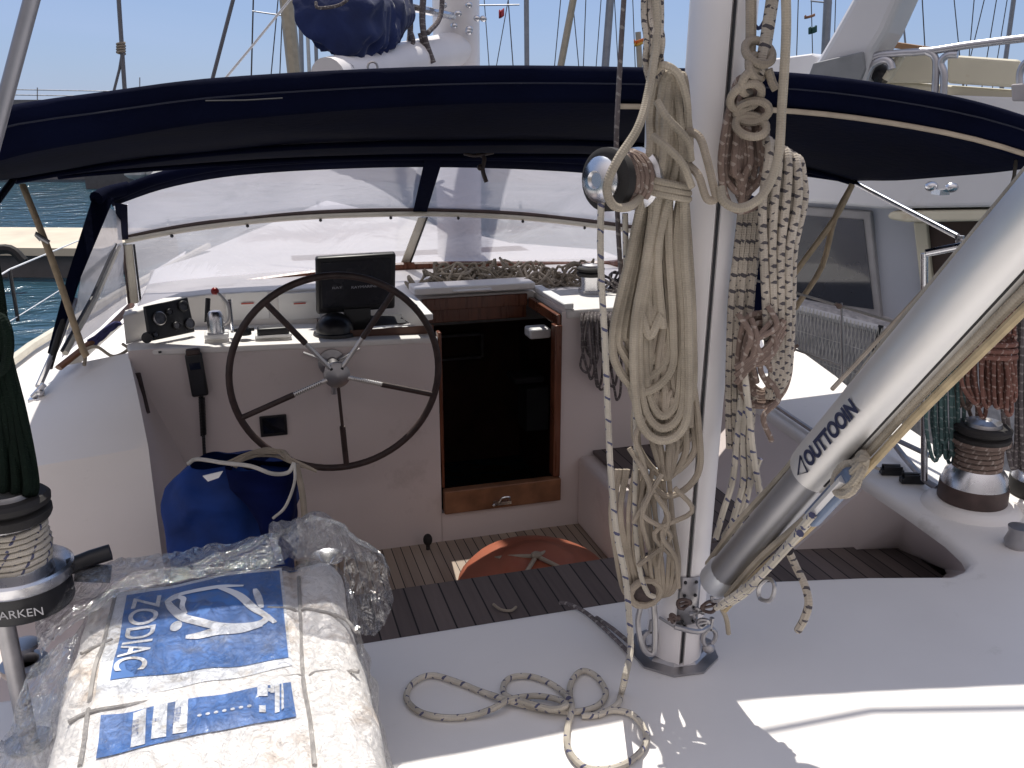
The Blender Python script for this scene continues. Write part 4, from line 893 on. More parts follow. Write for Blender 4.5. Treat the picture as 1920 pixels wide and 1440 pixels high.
# 3. thick flecked rope draped over the starboard winch
m = MB()
for k in range(8):
    x = 1428+k*9; vv = 1.90+.018*(k % 2)
    m.tube([P(1428+k*6, 285+4*k, V=1.95), P(1440+k*8, 262+k*5, V=1.92), P(x+14, 290+k*6, V=vv), P(x+2+k*2, 380, V=vv), P(1432+k*8, 470, V=vv), P(1436+k*7, 560, V=vv+.01), P(1440+k*6, 640, V=vv+.01), P(1448+k*4, 700, V=vv), P(1440+k*2, 745, V=vv+.02)], .0092, 8, smooth=6)
tag(m.build('draped_rope', fleckd), 'thick black and white flecked rope draped over the starboard mast winch', 'rope')
m = MB()
for k in range(5):
    x = 1372+k*9; m.tube([P(x+18, 395, V=1.97), P(x+10, 470, V=1.96), P(x, 560, V=1.96+.01*(k % 2)), P(x-4, 660, V=1.95), P(x-6+k*2, 760, V=1.96), P(x-4, 840, V=1.96)], .0085, 8, smooth=5)
tag(m.build('hanging_rope', fleckd), 'dark flecked rope parts hanging close to the starboard edge of the mizzen mast', 'rope')
loops = []
for k in range(7):
    q = k*4; loops.append([(1398+q*.6, 600+q), (1384+q*.6, 680), (1396+q*.6, 745-q), (1432, 762-q*1.2), (1468-q*.7, 735-q), (1482-q*.8, 680), (1470-q*.5, 620), (1440, 590+q)])
coil('coiled_rope', brownr, .0068, loops, 1.93, 'round brown coil low on the starboard side of the mizzen mast, against the white deck')
m = MB()
for (a, b, c_) in ((1400, 1420, 1385), (1412, 1432, 1400), (1390, 1400, 1362)):
    m.tube([P(a, 740, V=1.94), P(a-8, 820, V=1.93), P(b-26, 900, V=1.92), P(c_-6, 960, V=1.92), P(c_-20, 1010, V=1.92)], .0075, 7, smooth=5)
m.tube([P(1395, 690, V=1.9), P(1404, 770, V=1.9), P(1412, 850, V=1.9), P(1425, 925, V=1.9)], .008, 7, smooth=5)
m.tube([P(1425, 860, V=1.92), P(1390, 950, V=1.92), P(1355, 1010, V=1.93)], .007, 7, smooth=4)
tag(m.build('flecked_tails', fleckr), 'flecked rope ends crossing below the starboard coil toward the vang', 'rope')
m = MB(); 
for k in range(3): m.tube([P(1380, 690+k*14, V=1.9), P(1410, 670+k*8, V=1.89), P(1440, 650+k*12, V=1.89), P(1470, 600+k*10, V=1.9)], .0075, 7, smooth=5)
for k in range(6):
    x = 1365+rnd.uniform(0, 90); y = 560+rnd.uniform(0, 160); m.tube([P(x, y, V=1.9), P(x+rnd.uniform(-30, 30), y+40, V=1.885), P(x+rnd.uniform(-35, 40), y+75, V=1.89), P(x+rnd.uniform(-20, 30), y+120, V=1.91)], .0065, 7, smooth=5)
tag(m.build('rope_lashing', brownr), 'brown rope lashing crossing over the starboard hanging ropes', 'rope')
# ================================================================ wrapped life-raft style package
ZT = .33
XL = P(112, 1280, Z=ZT).x; XR = P(690, 1260, Z=ZT).x; YF = P(430, 1066, Z=ZT).y; YN = .62
pk = thing('wrapped_package', 'white package with blue printed labels under torn clear plastic film on the aft deck', 'package', ((XL+XR)/2, (YF+YN)/2, 0))
def dsp(x, y, a=1):
    q = V3(x*4, y*4, .3); return a*(.009*noise.noise(q)+.004*noise.noise(q*3.1)) - .010*math.exp(-((x-xs1)/.008)**2) - .008*math.exp(-((y-ys1)/.008)**2)
xs1 = P(566, 1200, Z=ZT).x; ys1 = P(400, 1290, Z=ZT).y; xs0 = P(195, 1200, Z=ZT).x
def rbox(m, c, size, r, n, disp):
    c = Vector(c); h = Vector(size)/2
    for ax in range(3):
        for sg in (-1, 1):
            def fn(u, v):
                # denser sampling near the rounded rim
                f = lambda t: math.copysign(abs(2*t-1)**.8, 2*t-1)
                p = [0, 0, 0]; p[ax] = sg*h[ax]; p[(ax+1) % 3] = f(u)*h[(ax+1) % 3]*sg; p[(ax+2) % 3] = f(v)*h[(ax+2) % 3]
                p = Vector(p); inn = Vector([max(-(h[i]-r), min(h[i]-r, p[i])) for i in range(3)])
                d = (p-inn); q = inn+(d.normalized()*r if d.length > 1e-6 else d)
                w_ = c+q; return disp(w_, (q-inn).normalized())
            m.grid(fn, n, n)
    return m
def pdis(w_, nn):
    k = max(0, nn.z)
    w_ = w_+nn*(.010*noise.noise(w_*5)+.005*noise.noise(w_*14)); w_.z += dsp(w_.x, w_.y)*k; return w_
ctr = ((XL+XR)/2, (YF+YN)/2, ZT/2)
rbox(MB(), ctr, (XR-XL, YF-YN, ZT), .055, 44, pdis).build('carton', zodw, pk, smooth=70, weld=True)
def topz(x, y):
    w_ = V3(x, y, ZT); w_ = w_+V3(0, 0, 1)*(.010*noise.noise(w_*5)+.005*noise.noise(w_*14)); return w_.z+dsp(x, y)
def sheet(pix, name, mt, par, dz=.002, n=24, z=ZT):
    c = [P(x, y, Z=z) for x, y in pix]
    def fn(u, v):
        p = c[0].lerp(c[1], u).lerp(c[3].lerp(c[2], u), v); p.z = topz(p.x, p.y)+dz; return p
    return MB().grid(fn, n, n).build(name, mt, par, smooth=70)
fr1 = sheet([(212, 1112), (528, 1064), (548, 1246), (178, 1326)], 'label_border', whiteink, pk, .0015)
lb1 = sheet([(238, 1118), (524, 1070), (541, 1232), (208, 1287)], 'blue_label', blueink, pk, .003)
lb2 = sheet([(190, 1347), (545, 1278), (556, 1345), (180, 1424)], 'blue_label', blueink, pk, .003)
# lettering and emblem follow the bumpy surface
def drape(o_, dz):
    off = OFF[o_.name]
    for v in o_.data.vertices: v.co.z = topz(v.co.x+off.x, v.co.y+off.y)+dz-off.z
zm = (P(262, 1195, Z=ZT)); zdir = (P(240, 1265, Z=ZT)-P(275, 1118, Z=ZT))
t_ = text_part('ZODIAC', whiteink, lb1, P(262, 1190, Z=ZT), zdir, V3(0, 0, 1).cross(zdir.normalized()), .058, zdir.length*.98, bold=.01); drape(t_, .0048)
def ribbon(pts, w_, name, mt, par, dz=.0048, closed=False, lerpw=None):
    q = catmull([P(170+x/4, 1070+y/4, Z=ZT) for x, y in pts], 8, closed); n = len(q); A = []; B = []
    for i, p in enumerate(q):
        a = q[(i-1) % n] if (i or closed) else p; b = q[(i+1) % n] if (i < n-1 or closed) else p
        t = (b-a).normalized(); s = V3(-t.y, t.x, 0); t0 = i/(n-1); k = w_*(math.sin(math.pi*min(1, max(0, t0*.86+.07)))**.5 if not closed else 1)
        for L_, sg in ((A, 1), (B, -1)):
            v = p+s*sg*k; v.z = topz(v.x, v.y)+dz; L_.append(v)
    if closed: A.append(A[0]); B.append(B[0])
    return A, B
m = MB()
for pts, w_ in (([(575, 245), (640, 215), (760, 195), (880, 172), (1000, 158), (1150, 150)], .009), ([(575, 240), (610, 300), (700, 375), (820, 415), (960, 440), (1100, 440), (1240, 425), (1310, 395), (1330, 350)], .011),
                ([(960, 165), (1040, 195), (1130, 240), (1230, 310), (1300, 350), (1385, 410)], .010), ([(715, 515), (820, 500), (960, 470), (1120, 455), (1290, 425)], .012), ([(600, 250), (660, 230), (700, 250), (690, 300), (720, 350)], .006)):
    A, B = ribbon(pts, w_, '', None, None); m.strip(A, B)
c = P(170+642/4, 1070+432/4, Z=ZT); o = [c+V3(.012*math.cos(a), .020*math.sin(a), 0) for a in [k*math.pi/8 for k in range(16)]]
for v in o: v.z = topz(v.x, v.y)+.0048
m.poly(o); A, B = ribbon([(1235, 175), (1260, 230), (1285, 300)], .008, '', None, None); m.strip(A, B)
m.build('emblem', whiteink, lb1, smooth=0)
for (x0, x1, yt) in ((302, 420, 0), (458, 580, 0), (620, 735, 0)):
    def q(x, y): return (170+x/4, 1070+y/4)
    s_ = {302: (1078, 1050, 1325, 1345), 458: (1035, 1012, 1275, 1290), 620: (1000, 985, 1245, 1258)}[x0]
    wl_ = sheet([q(x0+20, s_[0]), q(x1, s_[1]), q(x1-10, s_[2]), q(x0-2, s_[3])], 'white_field', whiteink, lb2, .0045, 6)
    a, b = P(*q((x0+x1)/2-22, s_[0]+40), Z=ZT), P(*q((x0+x1)/2-34, s_[2]-40), Z=ZT)
    tt_ = text_part({302: 'V.A.NO.', 458: 'H', 620: 'SERIAL'}[x0], mat('faded_blue_print', (.16, .2, .34), .6), wl_, (a+b)/2, b-a, V3(0, 0, 1).cross((b-a).normalized()), .013, (b-a).length*(.75 if x0 != 458 else .12)); drape(tt_, .0062)
m = MB()
for k in range(7):
    c = P(170+(820+62*k)/4, 1070+(1118-13*k)/4, Z=ZT); m.poly([V3(c.x+.004*math.cos(a), c.y+.004*math.sin(a), topz(c.x, c.y)+.0048) for a in [j*math.pi/4 for j in range(8)]])
m.build('dotted_line', whiteink, lb2, smooth=0)
m = MB()
for (x, y, w_, h_) in ((1290, 910, 55, 60), (1365, 880, 22, 60), (1400, 960, 25, 150), (1290, 1055, 35, 38), (1345, 905, 18, 18), (1440, 930, 12, 150)):
    for i in range(1):
        pts = [P(170+(x+sx*w_/1)/4, 1070+(y+sy*h_/1)/4, Z=ZT) for sx, sy in ((-.7, -.7), (.7, -.8), (.7, .7), (-.7, .8))]
        m.poly([V3(p.x, p.y, topz(p.x, p.y)+.0048) for p in pts])
m.build('code_marks', whiteink, lb2, smooth=0)
# label on the far side
m = MB(); f = YF+.006
def farlab(u, v): 
    p = P(250+330*u, 1052-52*u, Y=YF-.03); return V3(p.x, YF-.045*(1-v)+.003, ZT-.006-.05*v)
m.grid(farlab, 14, 5); m.build('side_label', blueink, pk, smooth=60)
# cords
def cord(pts, r, name, mt=None):
    q = catmull([P(x, y, Z=ZT) for x, y in pts], 10)
    return MB().tube([V3(p.x, p.y, topz(p.x, p.y)+.001) for p in q], r, 7).build(name, mt or strapm, pk)
cord([(128, 1356), (172, 1341), (322, 1303), (450, 1280), (566, 1259), (640, 1248), (672, 1256)], .0045, 'cord')
cord([(152, 1226), (175, 1212), (210, 1196)], .004, 'cord')
cord([(560, 1082), (563, 1150), (567, 1259), (580, 1340), (590, 1438)], .0045, 'cord')
cord([(216, 1118), (192, 1210), (174, 1290), (150, 1438)], .0045, 'cord')
cord([(502, 1141), (570, 1142), (640, 1152), (668, 1180)], .004, 'cord')
# clear film
film = vinyl_mat('clear_film', .97, (.97, .97, .98), .8, 38, .13, .5, (1, .5, .5))
film2 = vinyl_mat('film_bunched', .88, (.86, .87, .90), 1.0, 30, .14, .5, (1, 1, .4))
def fdis(w_, nn):
    r = abs(noise.noise(w_*13))*.014+.010*noise.noise(w_*30)*(1-.7*max(0, nn.z))
    w_ = w_+nn*(.009+r*(.3 if nn.z > .6 else 1)); w_.z += dsp(w_.x, w_.y, .5)*max(0, nn.z); w_.z = max(w_.z, .004); return w_
rbox(MB(), ctr, (XR-XL, YF-YN, ZT), .06, 60, fdis).build('film', film, pk, smooth=180, weld=True)
def flap(rows, name, seed, amp=.02, nu=40, nv=24, mt=None):
    R = [[P(*q[:2], V=q[2]) for q in row] for row in rows]
    def at(row, u):
        k = min(len(row)-2, int(u*(len(row)-1))); return row[k].lerp(row[k+1], u*(len(row)-1)-k)
    def fn(u, v):
        k = min(len(R)-2, int(v*(len(R)-1))); f = v*(len(R)-1)-k; p = at(R[k], u).lerp(at(R[k+1], u), f)
        e = 1-.5*abs(2*v-1); q = p*1.0
        nz_ = V3(noise.noise(q*14+V3(seed, 0, 0)), noise.noise(q*14+V3(0, seed, 5)), noise.noise(q*11+V3(3, 0, seed)))
        p = p+nz_*amp*e+V3(0, 0, 1)*amp*.8*abs(noise.noise(V3(u*22, v*3, seed))); return p
    return MB().grid(fn, nu, nv).build(name, mt or film2, pk, smooth=180)
vb = 1.9
flap([[(560, 1075, 1.66), (600, 1062, 1.66), (640, 1060, 1.66)], [(520, 1000, 1.75), (590, 975, 1.75), (660, 1010, 1.72)], [(500, 985, 1.85), (600, 962, 1.88), (700, 1022, 1.8), (720, 1040, 1.78)], [(520, 1050, 1.9), (620, 1040, 1.88), (735, 1060, 1.8), (735, 1080, 1.8)]], 'film_flap', 3, .022)
flap([[(640, 1030, 1.7), (690, 1035, 1.72), (725, 1060, 1.74)], [(648, 1110, 1.66), (700, 1120, 1.7), (738, 1130, 1.74)], [(672, 1190, 1.62), (705, 1190, 1.66), (722, 1170, 1.7)]], 'film_flap', 9, .014, mt=film)
flap([[(44, 1135, 1.72), (140, 1075, 1.75), (230, 1048, 1.78), (330, 1035, 1.78), (520, 1005, 1.78)], [(60, 1160, 1.66), (150, 1110, 1.68), (240, 1075, 1.7), (340, 1062, 1.7), (530, 1032, 1.7)], [(80, 1230, 1.58), (130, 1180, 1.58), (240, 1108, 1.62), (350, 1090, 1.64), (540, 1062, 1.66)]], 'film_flap', 17, .018, 60)
flap([[(60, 1250, 1.5), (110, 1210, 1.5), (150, 1185, 1.5)], [(10, 1380, 1.36), (60, 1370, 1.36), (100, 1360, 1.36)], [(-30, 1440, 1.30), (30, 1450, 1.30), (80, 1460, 1.30)]], 'film_flap', 23, .012)

# ================================================================ blue bag
bg_ = thing('blue_bag', 'crumpled blue bag with white piping standing in the cockpit left of the cabin door', 'bag', P(430, 1040, V=2.95))
def silh(rows, v0, th, name, mt, par, amp=.02, seed=0, nu=28, nv=22):
    """stuffed cloth body: each row gives left and right edge at a height; closed round in depth"""
    L_ = [P(a, y, V=v0) for a, b, y in rows]; R_ = [P(b, y, V=v0) for a, b, y in rows]
    fwd_ = V3(math.sin(PS), math.cos(PS), 0)
    def fn(u, v):
        k = min(len(rows)-2, int(v*(len(rows)-1))); f = v*(len(rows)-1)-k
        l = L_[k].lerp(L_[k+1], f); r = R_[k].lerp(R_[k+1], f); c = (l+r)/2; hw = (r-l)/2; a = 2*math.pi*u
        ce = math.copysign(abs(math.cos(a))**.55, math.cos(a)); se = math.copysign(abs(math.sin(a))**.55, math.sin(a))
        p = c+hw*ce+fwd_*th*se*min(1, .45+v*2.2)
        q = p*9+V3(seed, 0, 0); w9 = 1-abs(noise.noise(p*7+V3(0, seed, 3)))*3; return p+V3(noise.noise(q), noise.noise(q+V3(9, 0, 0))-.8*w9, .6*noise.noise(q+V3(0, 9, 0)))*amp
    m = MB().grid(fn, nu*2, nv*2)
    return m.build(name, mt, par, smooth=80)
silh([(365, 500, 862), (352, 545, 872), (322, 556, 905), (314, 553, 930), (318, 552, 970), (326, 550, 1010), (334, 548, 1060), (345, 545, 1130)], 2.95, .16, 'bag_body', bluebag, bg_, .026)
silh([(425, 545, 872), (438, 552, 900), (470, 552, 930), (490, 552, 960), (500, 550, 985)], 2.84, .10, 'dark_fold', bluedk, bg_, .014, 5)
MB().tube([P(352, 870, V=2.79), P(370, 861, V=2.79), P(420, 868, V=2.74), P(470, 874, V=2.72), P(510, 888, V=2.72), P(540, 886, V=2.74), P(552, 868, V=2.76)], .007, 7, smooth=6).build('piping', whitr, bg_)
MB().tube([P(552, 868, V=2.76), P(552, 905, V=2.72), P(535, 950, V=2.71), P(512, 972, V=2.71)], .005, 7, smooth=6).build('draw_cord', whitr, bg_)
MB().tube([P(555, 870, V=2.78), P(566, 920, V=2.78), P(572, 980, V=2.78)], .011, 7, smooth=6).build('draw_cord', beige2, bg_)
m = MB(); m.poly([P(380, 893, V=2.77), P(418, 884, V=2.76), P(410, 896, V=2.755), P(390, 903, V=2.76)], V3(0, .006, 0)); m.build('white_patch', whitep, bg_)
m = MB()
for k in range(5): m.tube([P(425+k*4, 868+k*2, V=2.80), P(470, 850+rnd.uniform(-6, 8), V=2.85), P(510+k*6, 848+rnd.uniform(-8, 10), V=2.9), P(545, 862+rnd.uniform(-4, 8), V=2.85), P(570+k*6, 872+k*3, V=2.85)], .006, 6, smooth=5)
tag(m.build('loose_cords', beige2), 'loose cords lying over the top of the blue bag at the wheel rim', 'cord')
# winch-handle pocket / cup on the sole
cu = P(610, 992, Y=3.4); ch = thing('steel_cup', 'small steel cup on a dark stand on the cockpit floor beside the blue bag', 'cup', (cu.x, cu.y, ZF))
MB().lathe([(0, 0), (.05, 0), (.055, .03), (.055, .16), (.0, .16)], (cu.x, cu.y, ZF), n=18).build('stand', rubber, ch)
MB().lathe([(.045, .16), (.048, .2), (.05, .24), (.072, .255), (.07, .26), (.045, .25), (0, .21)], (cu.x, cu.y, ZF), n=24).build('cup', chrome, ch)
MB().box((cu.x-.075, cu.y, ZF+.18), (.02, .04, .12)).build('side_grip', blackp, ch, bevel=.005)
# ================================================================ orange buoy
c = P(1010, 1062, Y=3.2); bu = thing('orange_buoy', 'flat round orange buoy with white straps lying on the cockpit floor', 'buoy', (c.x, 3.22, ZF))
bcx, bcy, bz_ = P(1003, 1040, Y=3.25).x, 3.22, ZF
prof = [(0, .0), (.30, .0), (.335, .03), (.335, .07), (.30, .115), (.25, .14), (.20, .165), (.165, .17), (.155, .185), (.11, .20), (.06, .21), (0, .212)]
MB().lathe(prof, (bcx, bcy, bz_+.03), (0, -.12, 1), 40).build('float', orange, bu, smooth=50)
m = MB(); ap = V3(bcx-.02, bcy-.05, bz_+.255)
for a in (-2.3, -.75, .8, 2.4):
    m.tube([ap, ap+V3(math.cos(a)*.16, math.sin(a)*.16, -.045), ap+V3(math.cos(a)*.30, math.sin(a)*.30, -.11), ap+V3(math.cos(a)*.355, math.sin(a)*.35, -.20)], .009, 7, smooth=4)
m.ball(ap+V3(0, 0, .004), .024, .022, .014); m.build('strap', beige2, bu)
m = MB(); s_ = P(802, 1012, Y=3.82); m.ball(s_+V3(0, 0, .0), .022, .022, .03); m.tube([s_, s_+V3(0, 0, -.05)], .010, 7); tag(m.build('drain_plug', rubber), 'small black rubber plug standing at the foot of the helm bulkhead', 'plug')
# ================================================================ deck winches
def deck_winch(c, s, label, base_h=.06, basem=None, rope_m=None, post=None, base_r=.085, nm='deck_winch', rm2=None, flange=True):
    w_ = thing(nm, label, 'winch', c); c = Vector(c)
    MB().lathe([(0, 0), (base_r*s, 0), (base_r*s*1.02, .004), (base_r*s, base_h*s), (0, base_h*s)], c, n=40).build('base', basem or blackp, w_, bevel=0)
    h = base_h*s
    if flange: MB().lathe([(0, h), (base_r*s*1.06, h), (base_r*s*1.1, h+.006*s), (base_r*s*1.1, h+.022*s), (base_r*s*1.04, h+.026*s), (base_r*s*1.02, h+.010*s), (.062*s, h+.012*s), (0, h+.012*s)], c, n=44).build('skirt', chrome, w_)
    else: MB().lathe([(base_r*s*.98, h), (base_r*s*.9, h+.03*s), (.066*s, h+.05*s), (0, h+.05*s)], c, n=44).build('skirt', chrome, w_)
    MB().lathe([(0, h), (.062*s, h+.012*s), (.055*s, h+.045*s), (.053*s, h+.09*s), (.060*s, h+.125*s), (0, h+.125*s)], c, n=36).build('drum', chrome, w_)
    MB().lathe([(0, h+.122*s), (.070*s, h+.124*s), (.074*s, h+.132*s), (.074*s, h+.142*s), (.062*s, h+.147*s), (.062*s, h+.150*s), (.074*s, h+.155*s), (.075*s, h+.165*s), (.068*s, h+.172*s), (0, h+.172*s)], c, n=40).build('self_tailing_jaw', rubber, w_)
    MB().lathe([(0, h+.17*s), (.048*s, h+.172*s), (.046*s, h+.182*s), (.02*s, h+.188*s), (.014*s, h+.182*s), (0, h+.182*s)], c, n=30).build('cap', dullm, w_)
    return w_, c, h
pw = P(45, 1118, V=1.72); 
w1, c1, h1 = deck_winch((pw.x-.0, pw.y, pw.z-.015), 1.10, 'large steel winch with black base on a post, left edge of the deck', .055, nm='deck_winch', base_r=.088)
turns(c1+V3(0, 0, h1+.02), (0, 0, 1), .0655, .0062, 7, .012, .105, 'rope_turns', fleckr, 'grey flecked rope wound round the large port winch drum')
text_part('HARKEN', mat('pale_print', (.5, .5, .52), .6), w1, c1+V3(.006, -.0982, .028), V3(1, -.03, 0), V3(0, 0, 1), .018, .10, .0006)
MB().tube([V3(c1.x-.035, c1.y-.02, .0), V3(c1.x-.045, c1.y, c1.z)], .019, 16).build('post', dullm, w1)
MB().lathe([(0, 0), (.05, 0), (.05, .006), (0, .006)], V3(c1.x-.035, c1.y-.02, .001), n=20).build('post_flange', dullm, w1)
hd = MB(); hd.tube([c1+V3(.09, .02, h1+.0), c1+V3(.135, .03, h1+.01), c1+V3(.175, .035, h1+.016)], .018, 12, flat=1); hd.tube([c1+V3(.10, .03, h1-.02), c1+V3(.17, .03, h1-.035)], .02, 12)
tag(hd.build('winch_handle_grip', blackp), 'black plastic grips sticking out behind the large port winch', 'winch handle')
w2, c2, h2 = deck_winch(P(1822, 935, Z=.03), 1.24, 'steel winch with brown base and rope turns on the starboard coaming', .05, bronze, base_r=.090, flange=False)
pd = MB().lathe([(0, -.1), (.19, -.1), (.16, -.02), (.14, -.004), (.13, 0), (0, 0)], c2+V3(0, 0, -.001), n=40).build('winch_pad', gel, ya, smooth=40)
turns(c2+V3(0, 0, h2+.02), (0, 0, 1), .072, .0085, 6, .015, .125, 'rope_turns', brownr, 'brown rope turns round the starboard coaming winch')
turns(c2+V3(0, 0, h2+.15), (0, 0, 1), .088, .0085, 1, .0, .012, 'rope_turns', brownr, 'single rope turn lying in the jaw of the starboard coaming winch')
w3, c3, h3 = deck_winch(P(1952, 925, Z=.03), 1.2, 'second steel winch cut by the right edge, beside the brown based winch', .05, rubber, base_r=.090, flange=False)
turns(c3+V3(0, 0, h3+.02), (0, 0, 1), .070, .0085, 6, .0, .125, 'rope_turns', greyr, 'dark rope turns round the second winch at the right edge')
m = MB().lathe([(0, -.1), (.17, -.1), (.14, -.004), (.13, 0), (0, 0)], c3+V3(0, 0, -.001), n=36).build('winch_pad', gel, ya, smooth=40)
w4, c4, h4 = deck_winch(P(1106, 570, Y=4.25), .95, 'small black topped winch on the coachroof beside the rope heap', .03, chrome, base_r=.07, flange=False)
q = P(1908, 1014, Z=.02); m = MB(); m.lathe([(0, 0), (.035, 0), (.04, .02), (.03, .05), (.035, .07), (0, .072)], q-V3(0, 0, .02), n=20); tag(m.build('deck_fitting', dullm), 'small dull metal deck fitting at the right edge of the deck', 'fitting')
# clam cleats
for k, (x, y) in enumerate(((1672, 884), (1710, 900))):
    q = P(x, y, Z=.012); m = MB(); R = Matrix.Rotation(math.radians(-20), 3, 'Z'); m.box(q, (.085, .035, .022), R); m.box(q+V3(0, 0, .018), (.06, .012, .02), R); m.box(q+R @ V3(0, .014, .015), (.07, .008, .02), R); m.box(q+R @ V3(0, -.014, .015), (.07, .008, .02), R)
    tag(m.build('clam_cleat', blackp, bevel=.003), ('black cleat nearest the vang on the white starboard deck' if k == 0 else 'black cleat nearest the brown based winch on the white starboard deck'), 'cleat', 'black cleats on the starboard deck')
m = MB(); m.tube([P(1590, 858, Z=.05), P(1650, 880, Z=.02)], .006, 6); tag(m.build('control_line', fleckr), 'short line running from the vang knot to the black cleat', 'rope')
m = MB(); m.tube([P(1676, 832, Z=.05), P(1700, 862, Z=.03), P(1735, 900, Z=.03), P(1758, 915, Z=.03)], .012, 8, smooth=4); m.tube([P(1660, 815, Z=.12), P(1745, 855, Z=.12)], .010, 8); tag(m.build('grab_tube', dullm), 'bent steel tube on the starboard deck behind the vang', 'tube')
m = MB().tube([P(1450, 758, Z=.02), P(1500, 792, Z=.02), P(1530, 812, Z=.02)], .010, 8); tag(m.build('deck_track', dullm), 'grey metal track on the sunlit starboard coaming', 'track')
# stainless clamp on the deck, far left
q = P(48, 1255, Z=.0); m = MB(); m.lathe([(.052, 0), (.056, .006), (.056, .022), (.045, .026), (.035, .026), (.032, .02), (.032, 0)], q, n=28); m.lathe([(.032, .05), (.036, .052), (.036, .062), (.022, .066), (0, .066)], q+V3(0, .02, 0), n=24); m.box(q+V3(0, .04, .03), (.03, .01, .06)); tag(m.build('deck_ring', dullm), 'round steel deck ring beside the post, under the large winch', 'fitting')
# blue-ish sail tie on the port coaming, fenders
m = MB()
for k in range(5): m.tube([P(165+k*3, 640+k*2, Y=4.1), P(190, 628+rnd.uniform(-6, 8), Y=4.1), P(212, 612+rnd.uniform(-5, 6), Y=4.12), P(222+k, 606, Y=4.15)], .008, 6, smooth=4)
tag(m.build('sail_tie', mat('purple_cord', (.05, .05, .16), .8, var=.4, scale=40)), 'bundled blue cord lying at the foot of the sprayhood, port side', 'cord')
m = MB(); m.tube([P(150, 660, Y=3.98), P(180, 650, Y=3.97), P(212, 668, Y=3.96), P(240, 655, Y=3.97), P(230, 645, Y=4.0)], .007, 6, smooth=5); m.tube([P(152, 655, Y=3.98), P(160, 672, Y=3.95), P(158, 685, Y=3.93)], .008, 6); tag(m.build('tie_cord', beige), 'tan cord knotted at the foot of the port strap', 'cord')
# ================================================================ rope heap on the coachroof
def heap(x0, x1, y0, y1, Yc, n, r, mt, label, name='rope_heap', seed=1):
    rn = random.Random(seed); m = MB()
    for k in range(n):
        cx = rn.uniform(x0, x1); rx = rn.uniform(22, 60); pts = []; c0 = P(cx, (y0+y1)/2, Y=Yc); ph = rn.uniform(0, 6)
        for j in range(10):
            a = j/10*2*math.pi; s = .055+rx/1000
            pts.append(V3(c0.x+math.cos(a)*s*rn.uniform(.8, 1.2), Yc+math.sin(a)*.07+rn.uniform(-.03, .03), zro+.012+.11*rn.random()*(.5+.5*math.sin(k*1.3))+.018*math.sin(3*a+ph)))
        m.tube(pts, r, 6, closed=True, smooth=3)
    o = m.build(name, mt); tag(o, label, 'rope heap'); return o
heap(785, 870, 512, 548, 4.62, 18, .0075, beige, 'heap of greyed rope on the coachroof, left end behind the hatch', seed=2)
heap(880, 1000, 512, 540, 4.64, 20, .007, beige, 'heap of pale rope on the coachroof, directly above the cabin door', seed=3)
heap(1010, 1085, 522, 560, 4.5, 16, .007, beige2, 'heap of dark rope on the coachroof, left of the small winch', seed=4)
heap(1140, 1230, 520, 575, 4.25, 14, .0065, greyr, 'heap of dark rope on the coachroof, right of the small winch', seed=5)
m = MB()
for k in range(9):
    a = 1092+k*7; yb = 690+rnd.uniform(-30, 55)
    m.tube([P(a+5, 578, Y=3.95), P(a-2, 600, Y=3.84), P(a+rnd.uniform(-8, 5), 650, Y=3.84), P(a+rnd.uniform(-4, 6), yb, Y=3.83), P(a+10, yb+12, Y=3.83), P(a+16, yb-10, Y=3.82), P(a+14+rnd.uniform(-5, 5), 640, Y=3.82), P(a+10, 598, Y=3.83), P(a+14, 578, Y=3.95)], .0062, 6, smooth=5)
tag(m.build('hanging_coil', greyr), 'dark rope coil hanging from the coachroof edge to starboard of the cabin door', 'rope coil')
# ================================================================ hanging ropes, starboard quarter
def hbundle(xs, y0, y1, v, mt, r, label, spread=8, name='hanging_ropes', bulge=0, seed=1, loop=True):
    rn = random.Random(seed); m = MB()
    for k, x in enumerate(xs):
        vv = v+.02*(k % 3); yb = y1-rn.uniform(0, 45)
        m.tube([P(x+rn.uniform(-2, 2), y0, V=vv), P(x+rn.uniform(-spread, spread)*.5, y0+(y1-y0)*.35, V=vv), P(x+rn.uniform(-spread, spread)+bulge*(k-len(xs)/2), y0+(y1-y0)*.7, V=vv), P(x+6, yb, V=vv), P(x+16, yb-4, V=vv+.01), P(x+18+rn.uniform(-spread, spread), y0+(y1-y0)*.6, V=vv+.015), P(x+12, y0, V=vv+.02)], r, 7, smooth=5)
    o = m.build(name, mt); tag(o, label, 'rope coil'); return o
hbundle(range(1742, 1790, 6), 620, 868, 2.95, tealr, .0065, 'teal rope coil hanging behind the vang, left of the maroon rope', seed=4)
hbundle(range(1786, 1822, 6), 600, 790, 2.98, brownr, .0065, 'brown rope coil hanging between the teal and the maroon rope', seed=5)
hbundle(range(1818, 1892, 7), 530, 788, 2.86, maroonr, .0072, 'maroon rope coil hanging behind the starboard winch', 10, seed=6, bulge=2)
hbundle(range(1888, 1975, 8), 440, 880, 2.95, greyr, .0075, 'grey rope coil hanging at the right edge behind the winches', 10, seed=7)
m = MB().tube(wrap(1856, 632, 48, 12, 2.86, 3, 12, .0072, 0), .0085, 7); tag(m.build('rope_lashing', maroonr), 'maroon lashing round the waist of the maroon rope coil', 'rope')
# supporting rail these hang on
m = MB(); m.tube([P(1735, 475, V=3.0), P(1850, 452, V=2.95), P(2000, 430, V=2.9)], .013, 10); m.tube([P(1733, 475, V=3.0), P(1733, 900, V=3.0)], .012, 10); m.tube([P(2000, 430, V=2.9), P(2000, 950, V=2.9)], .012, 10)
tag(m.build('pushpit_rail', chrome), 'steel stern rail carrying the hanging ropes, starboard side', 'guard rail')
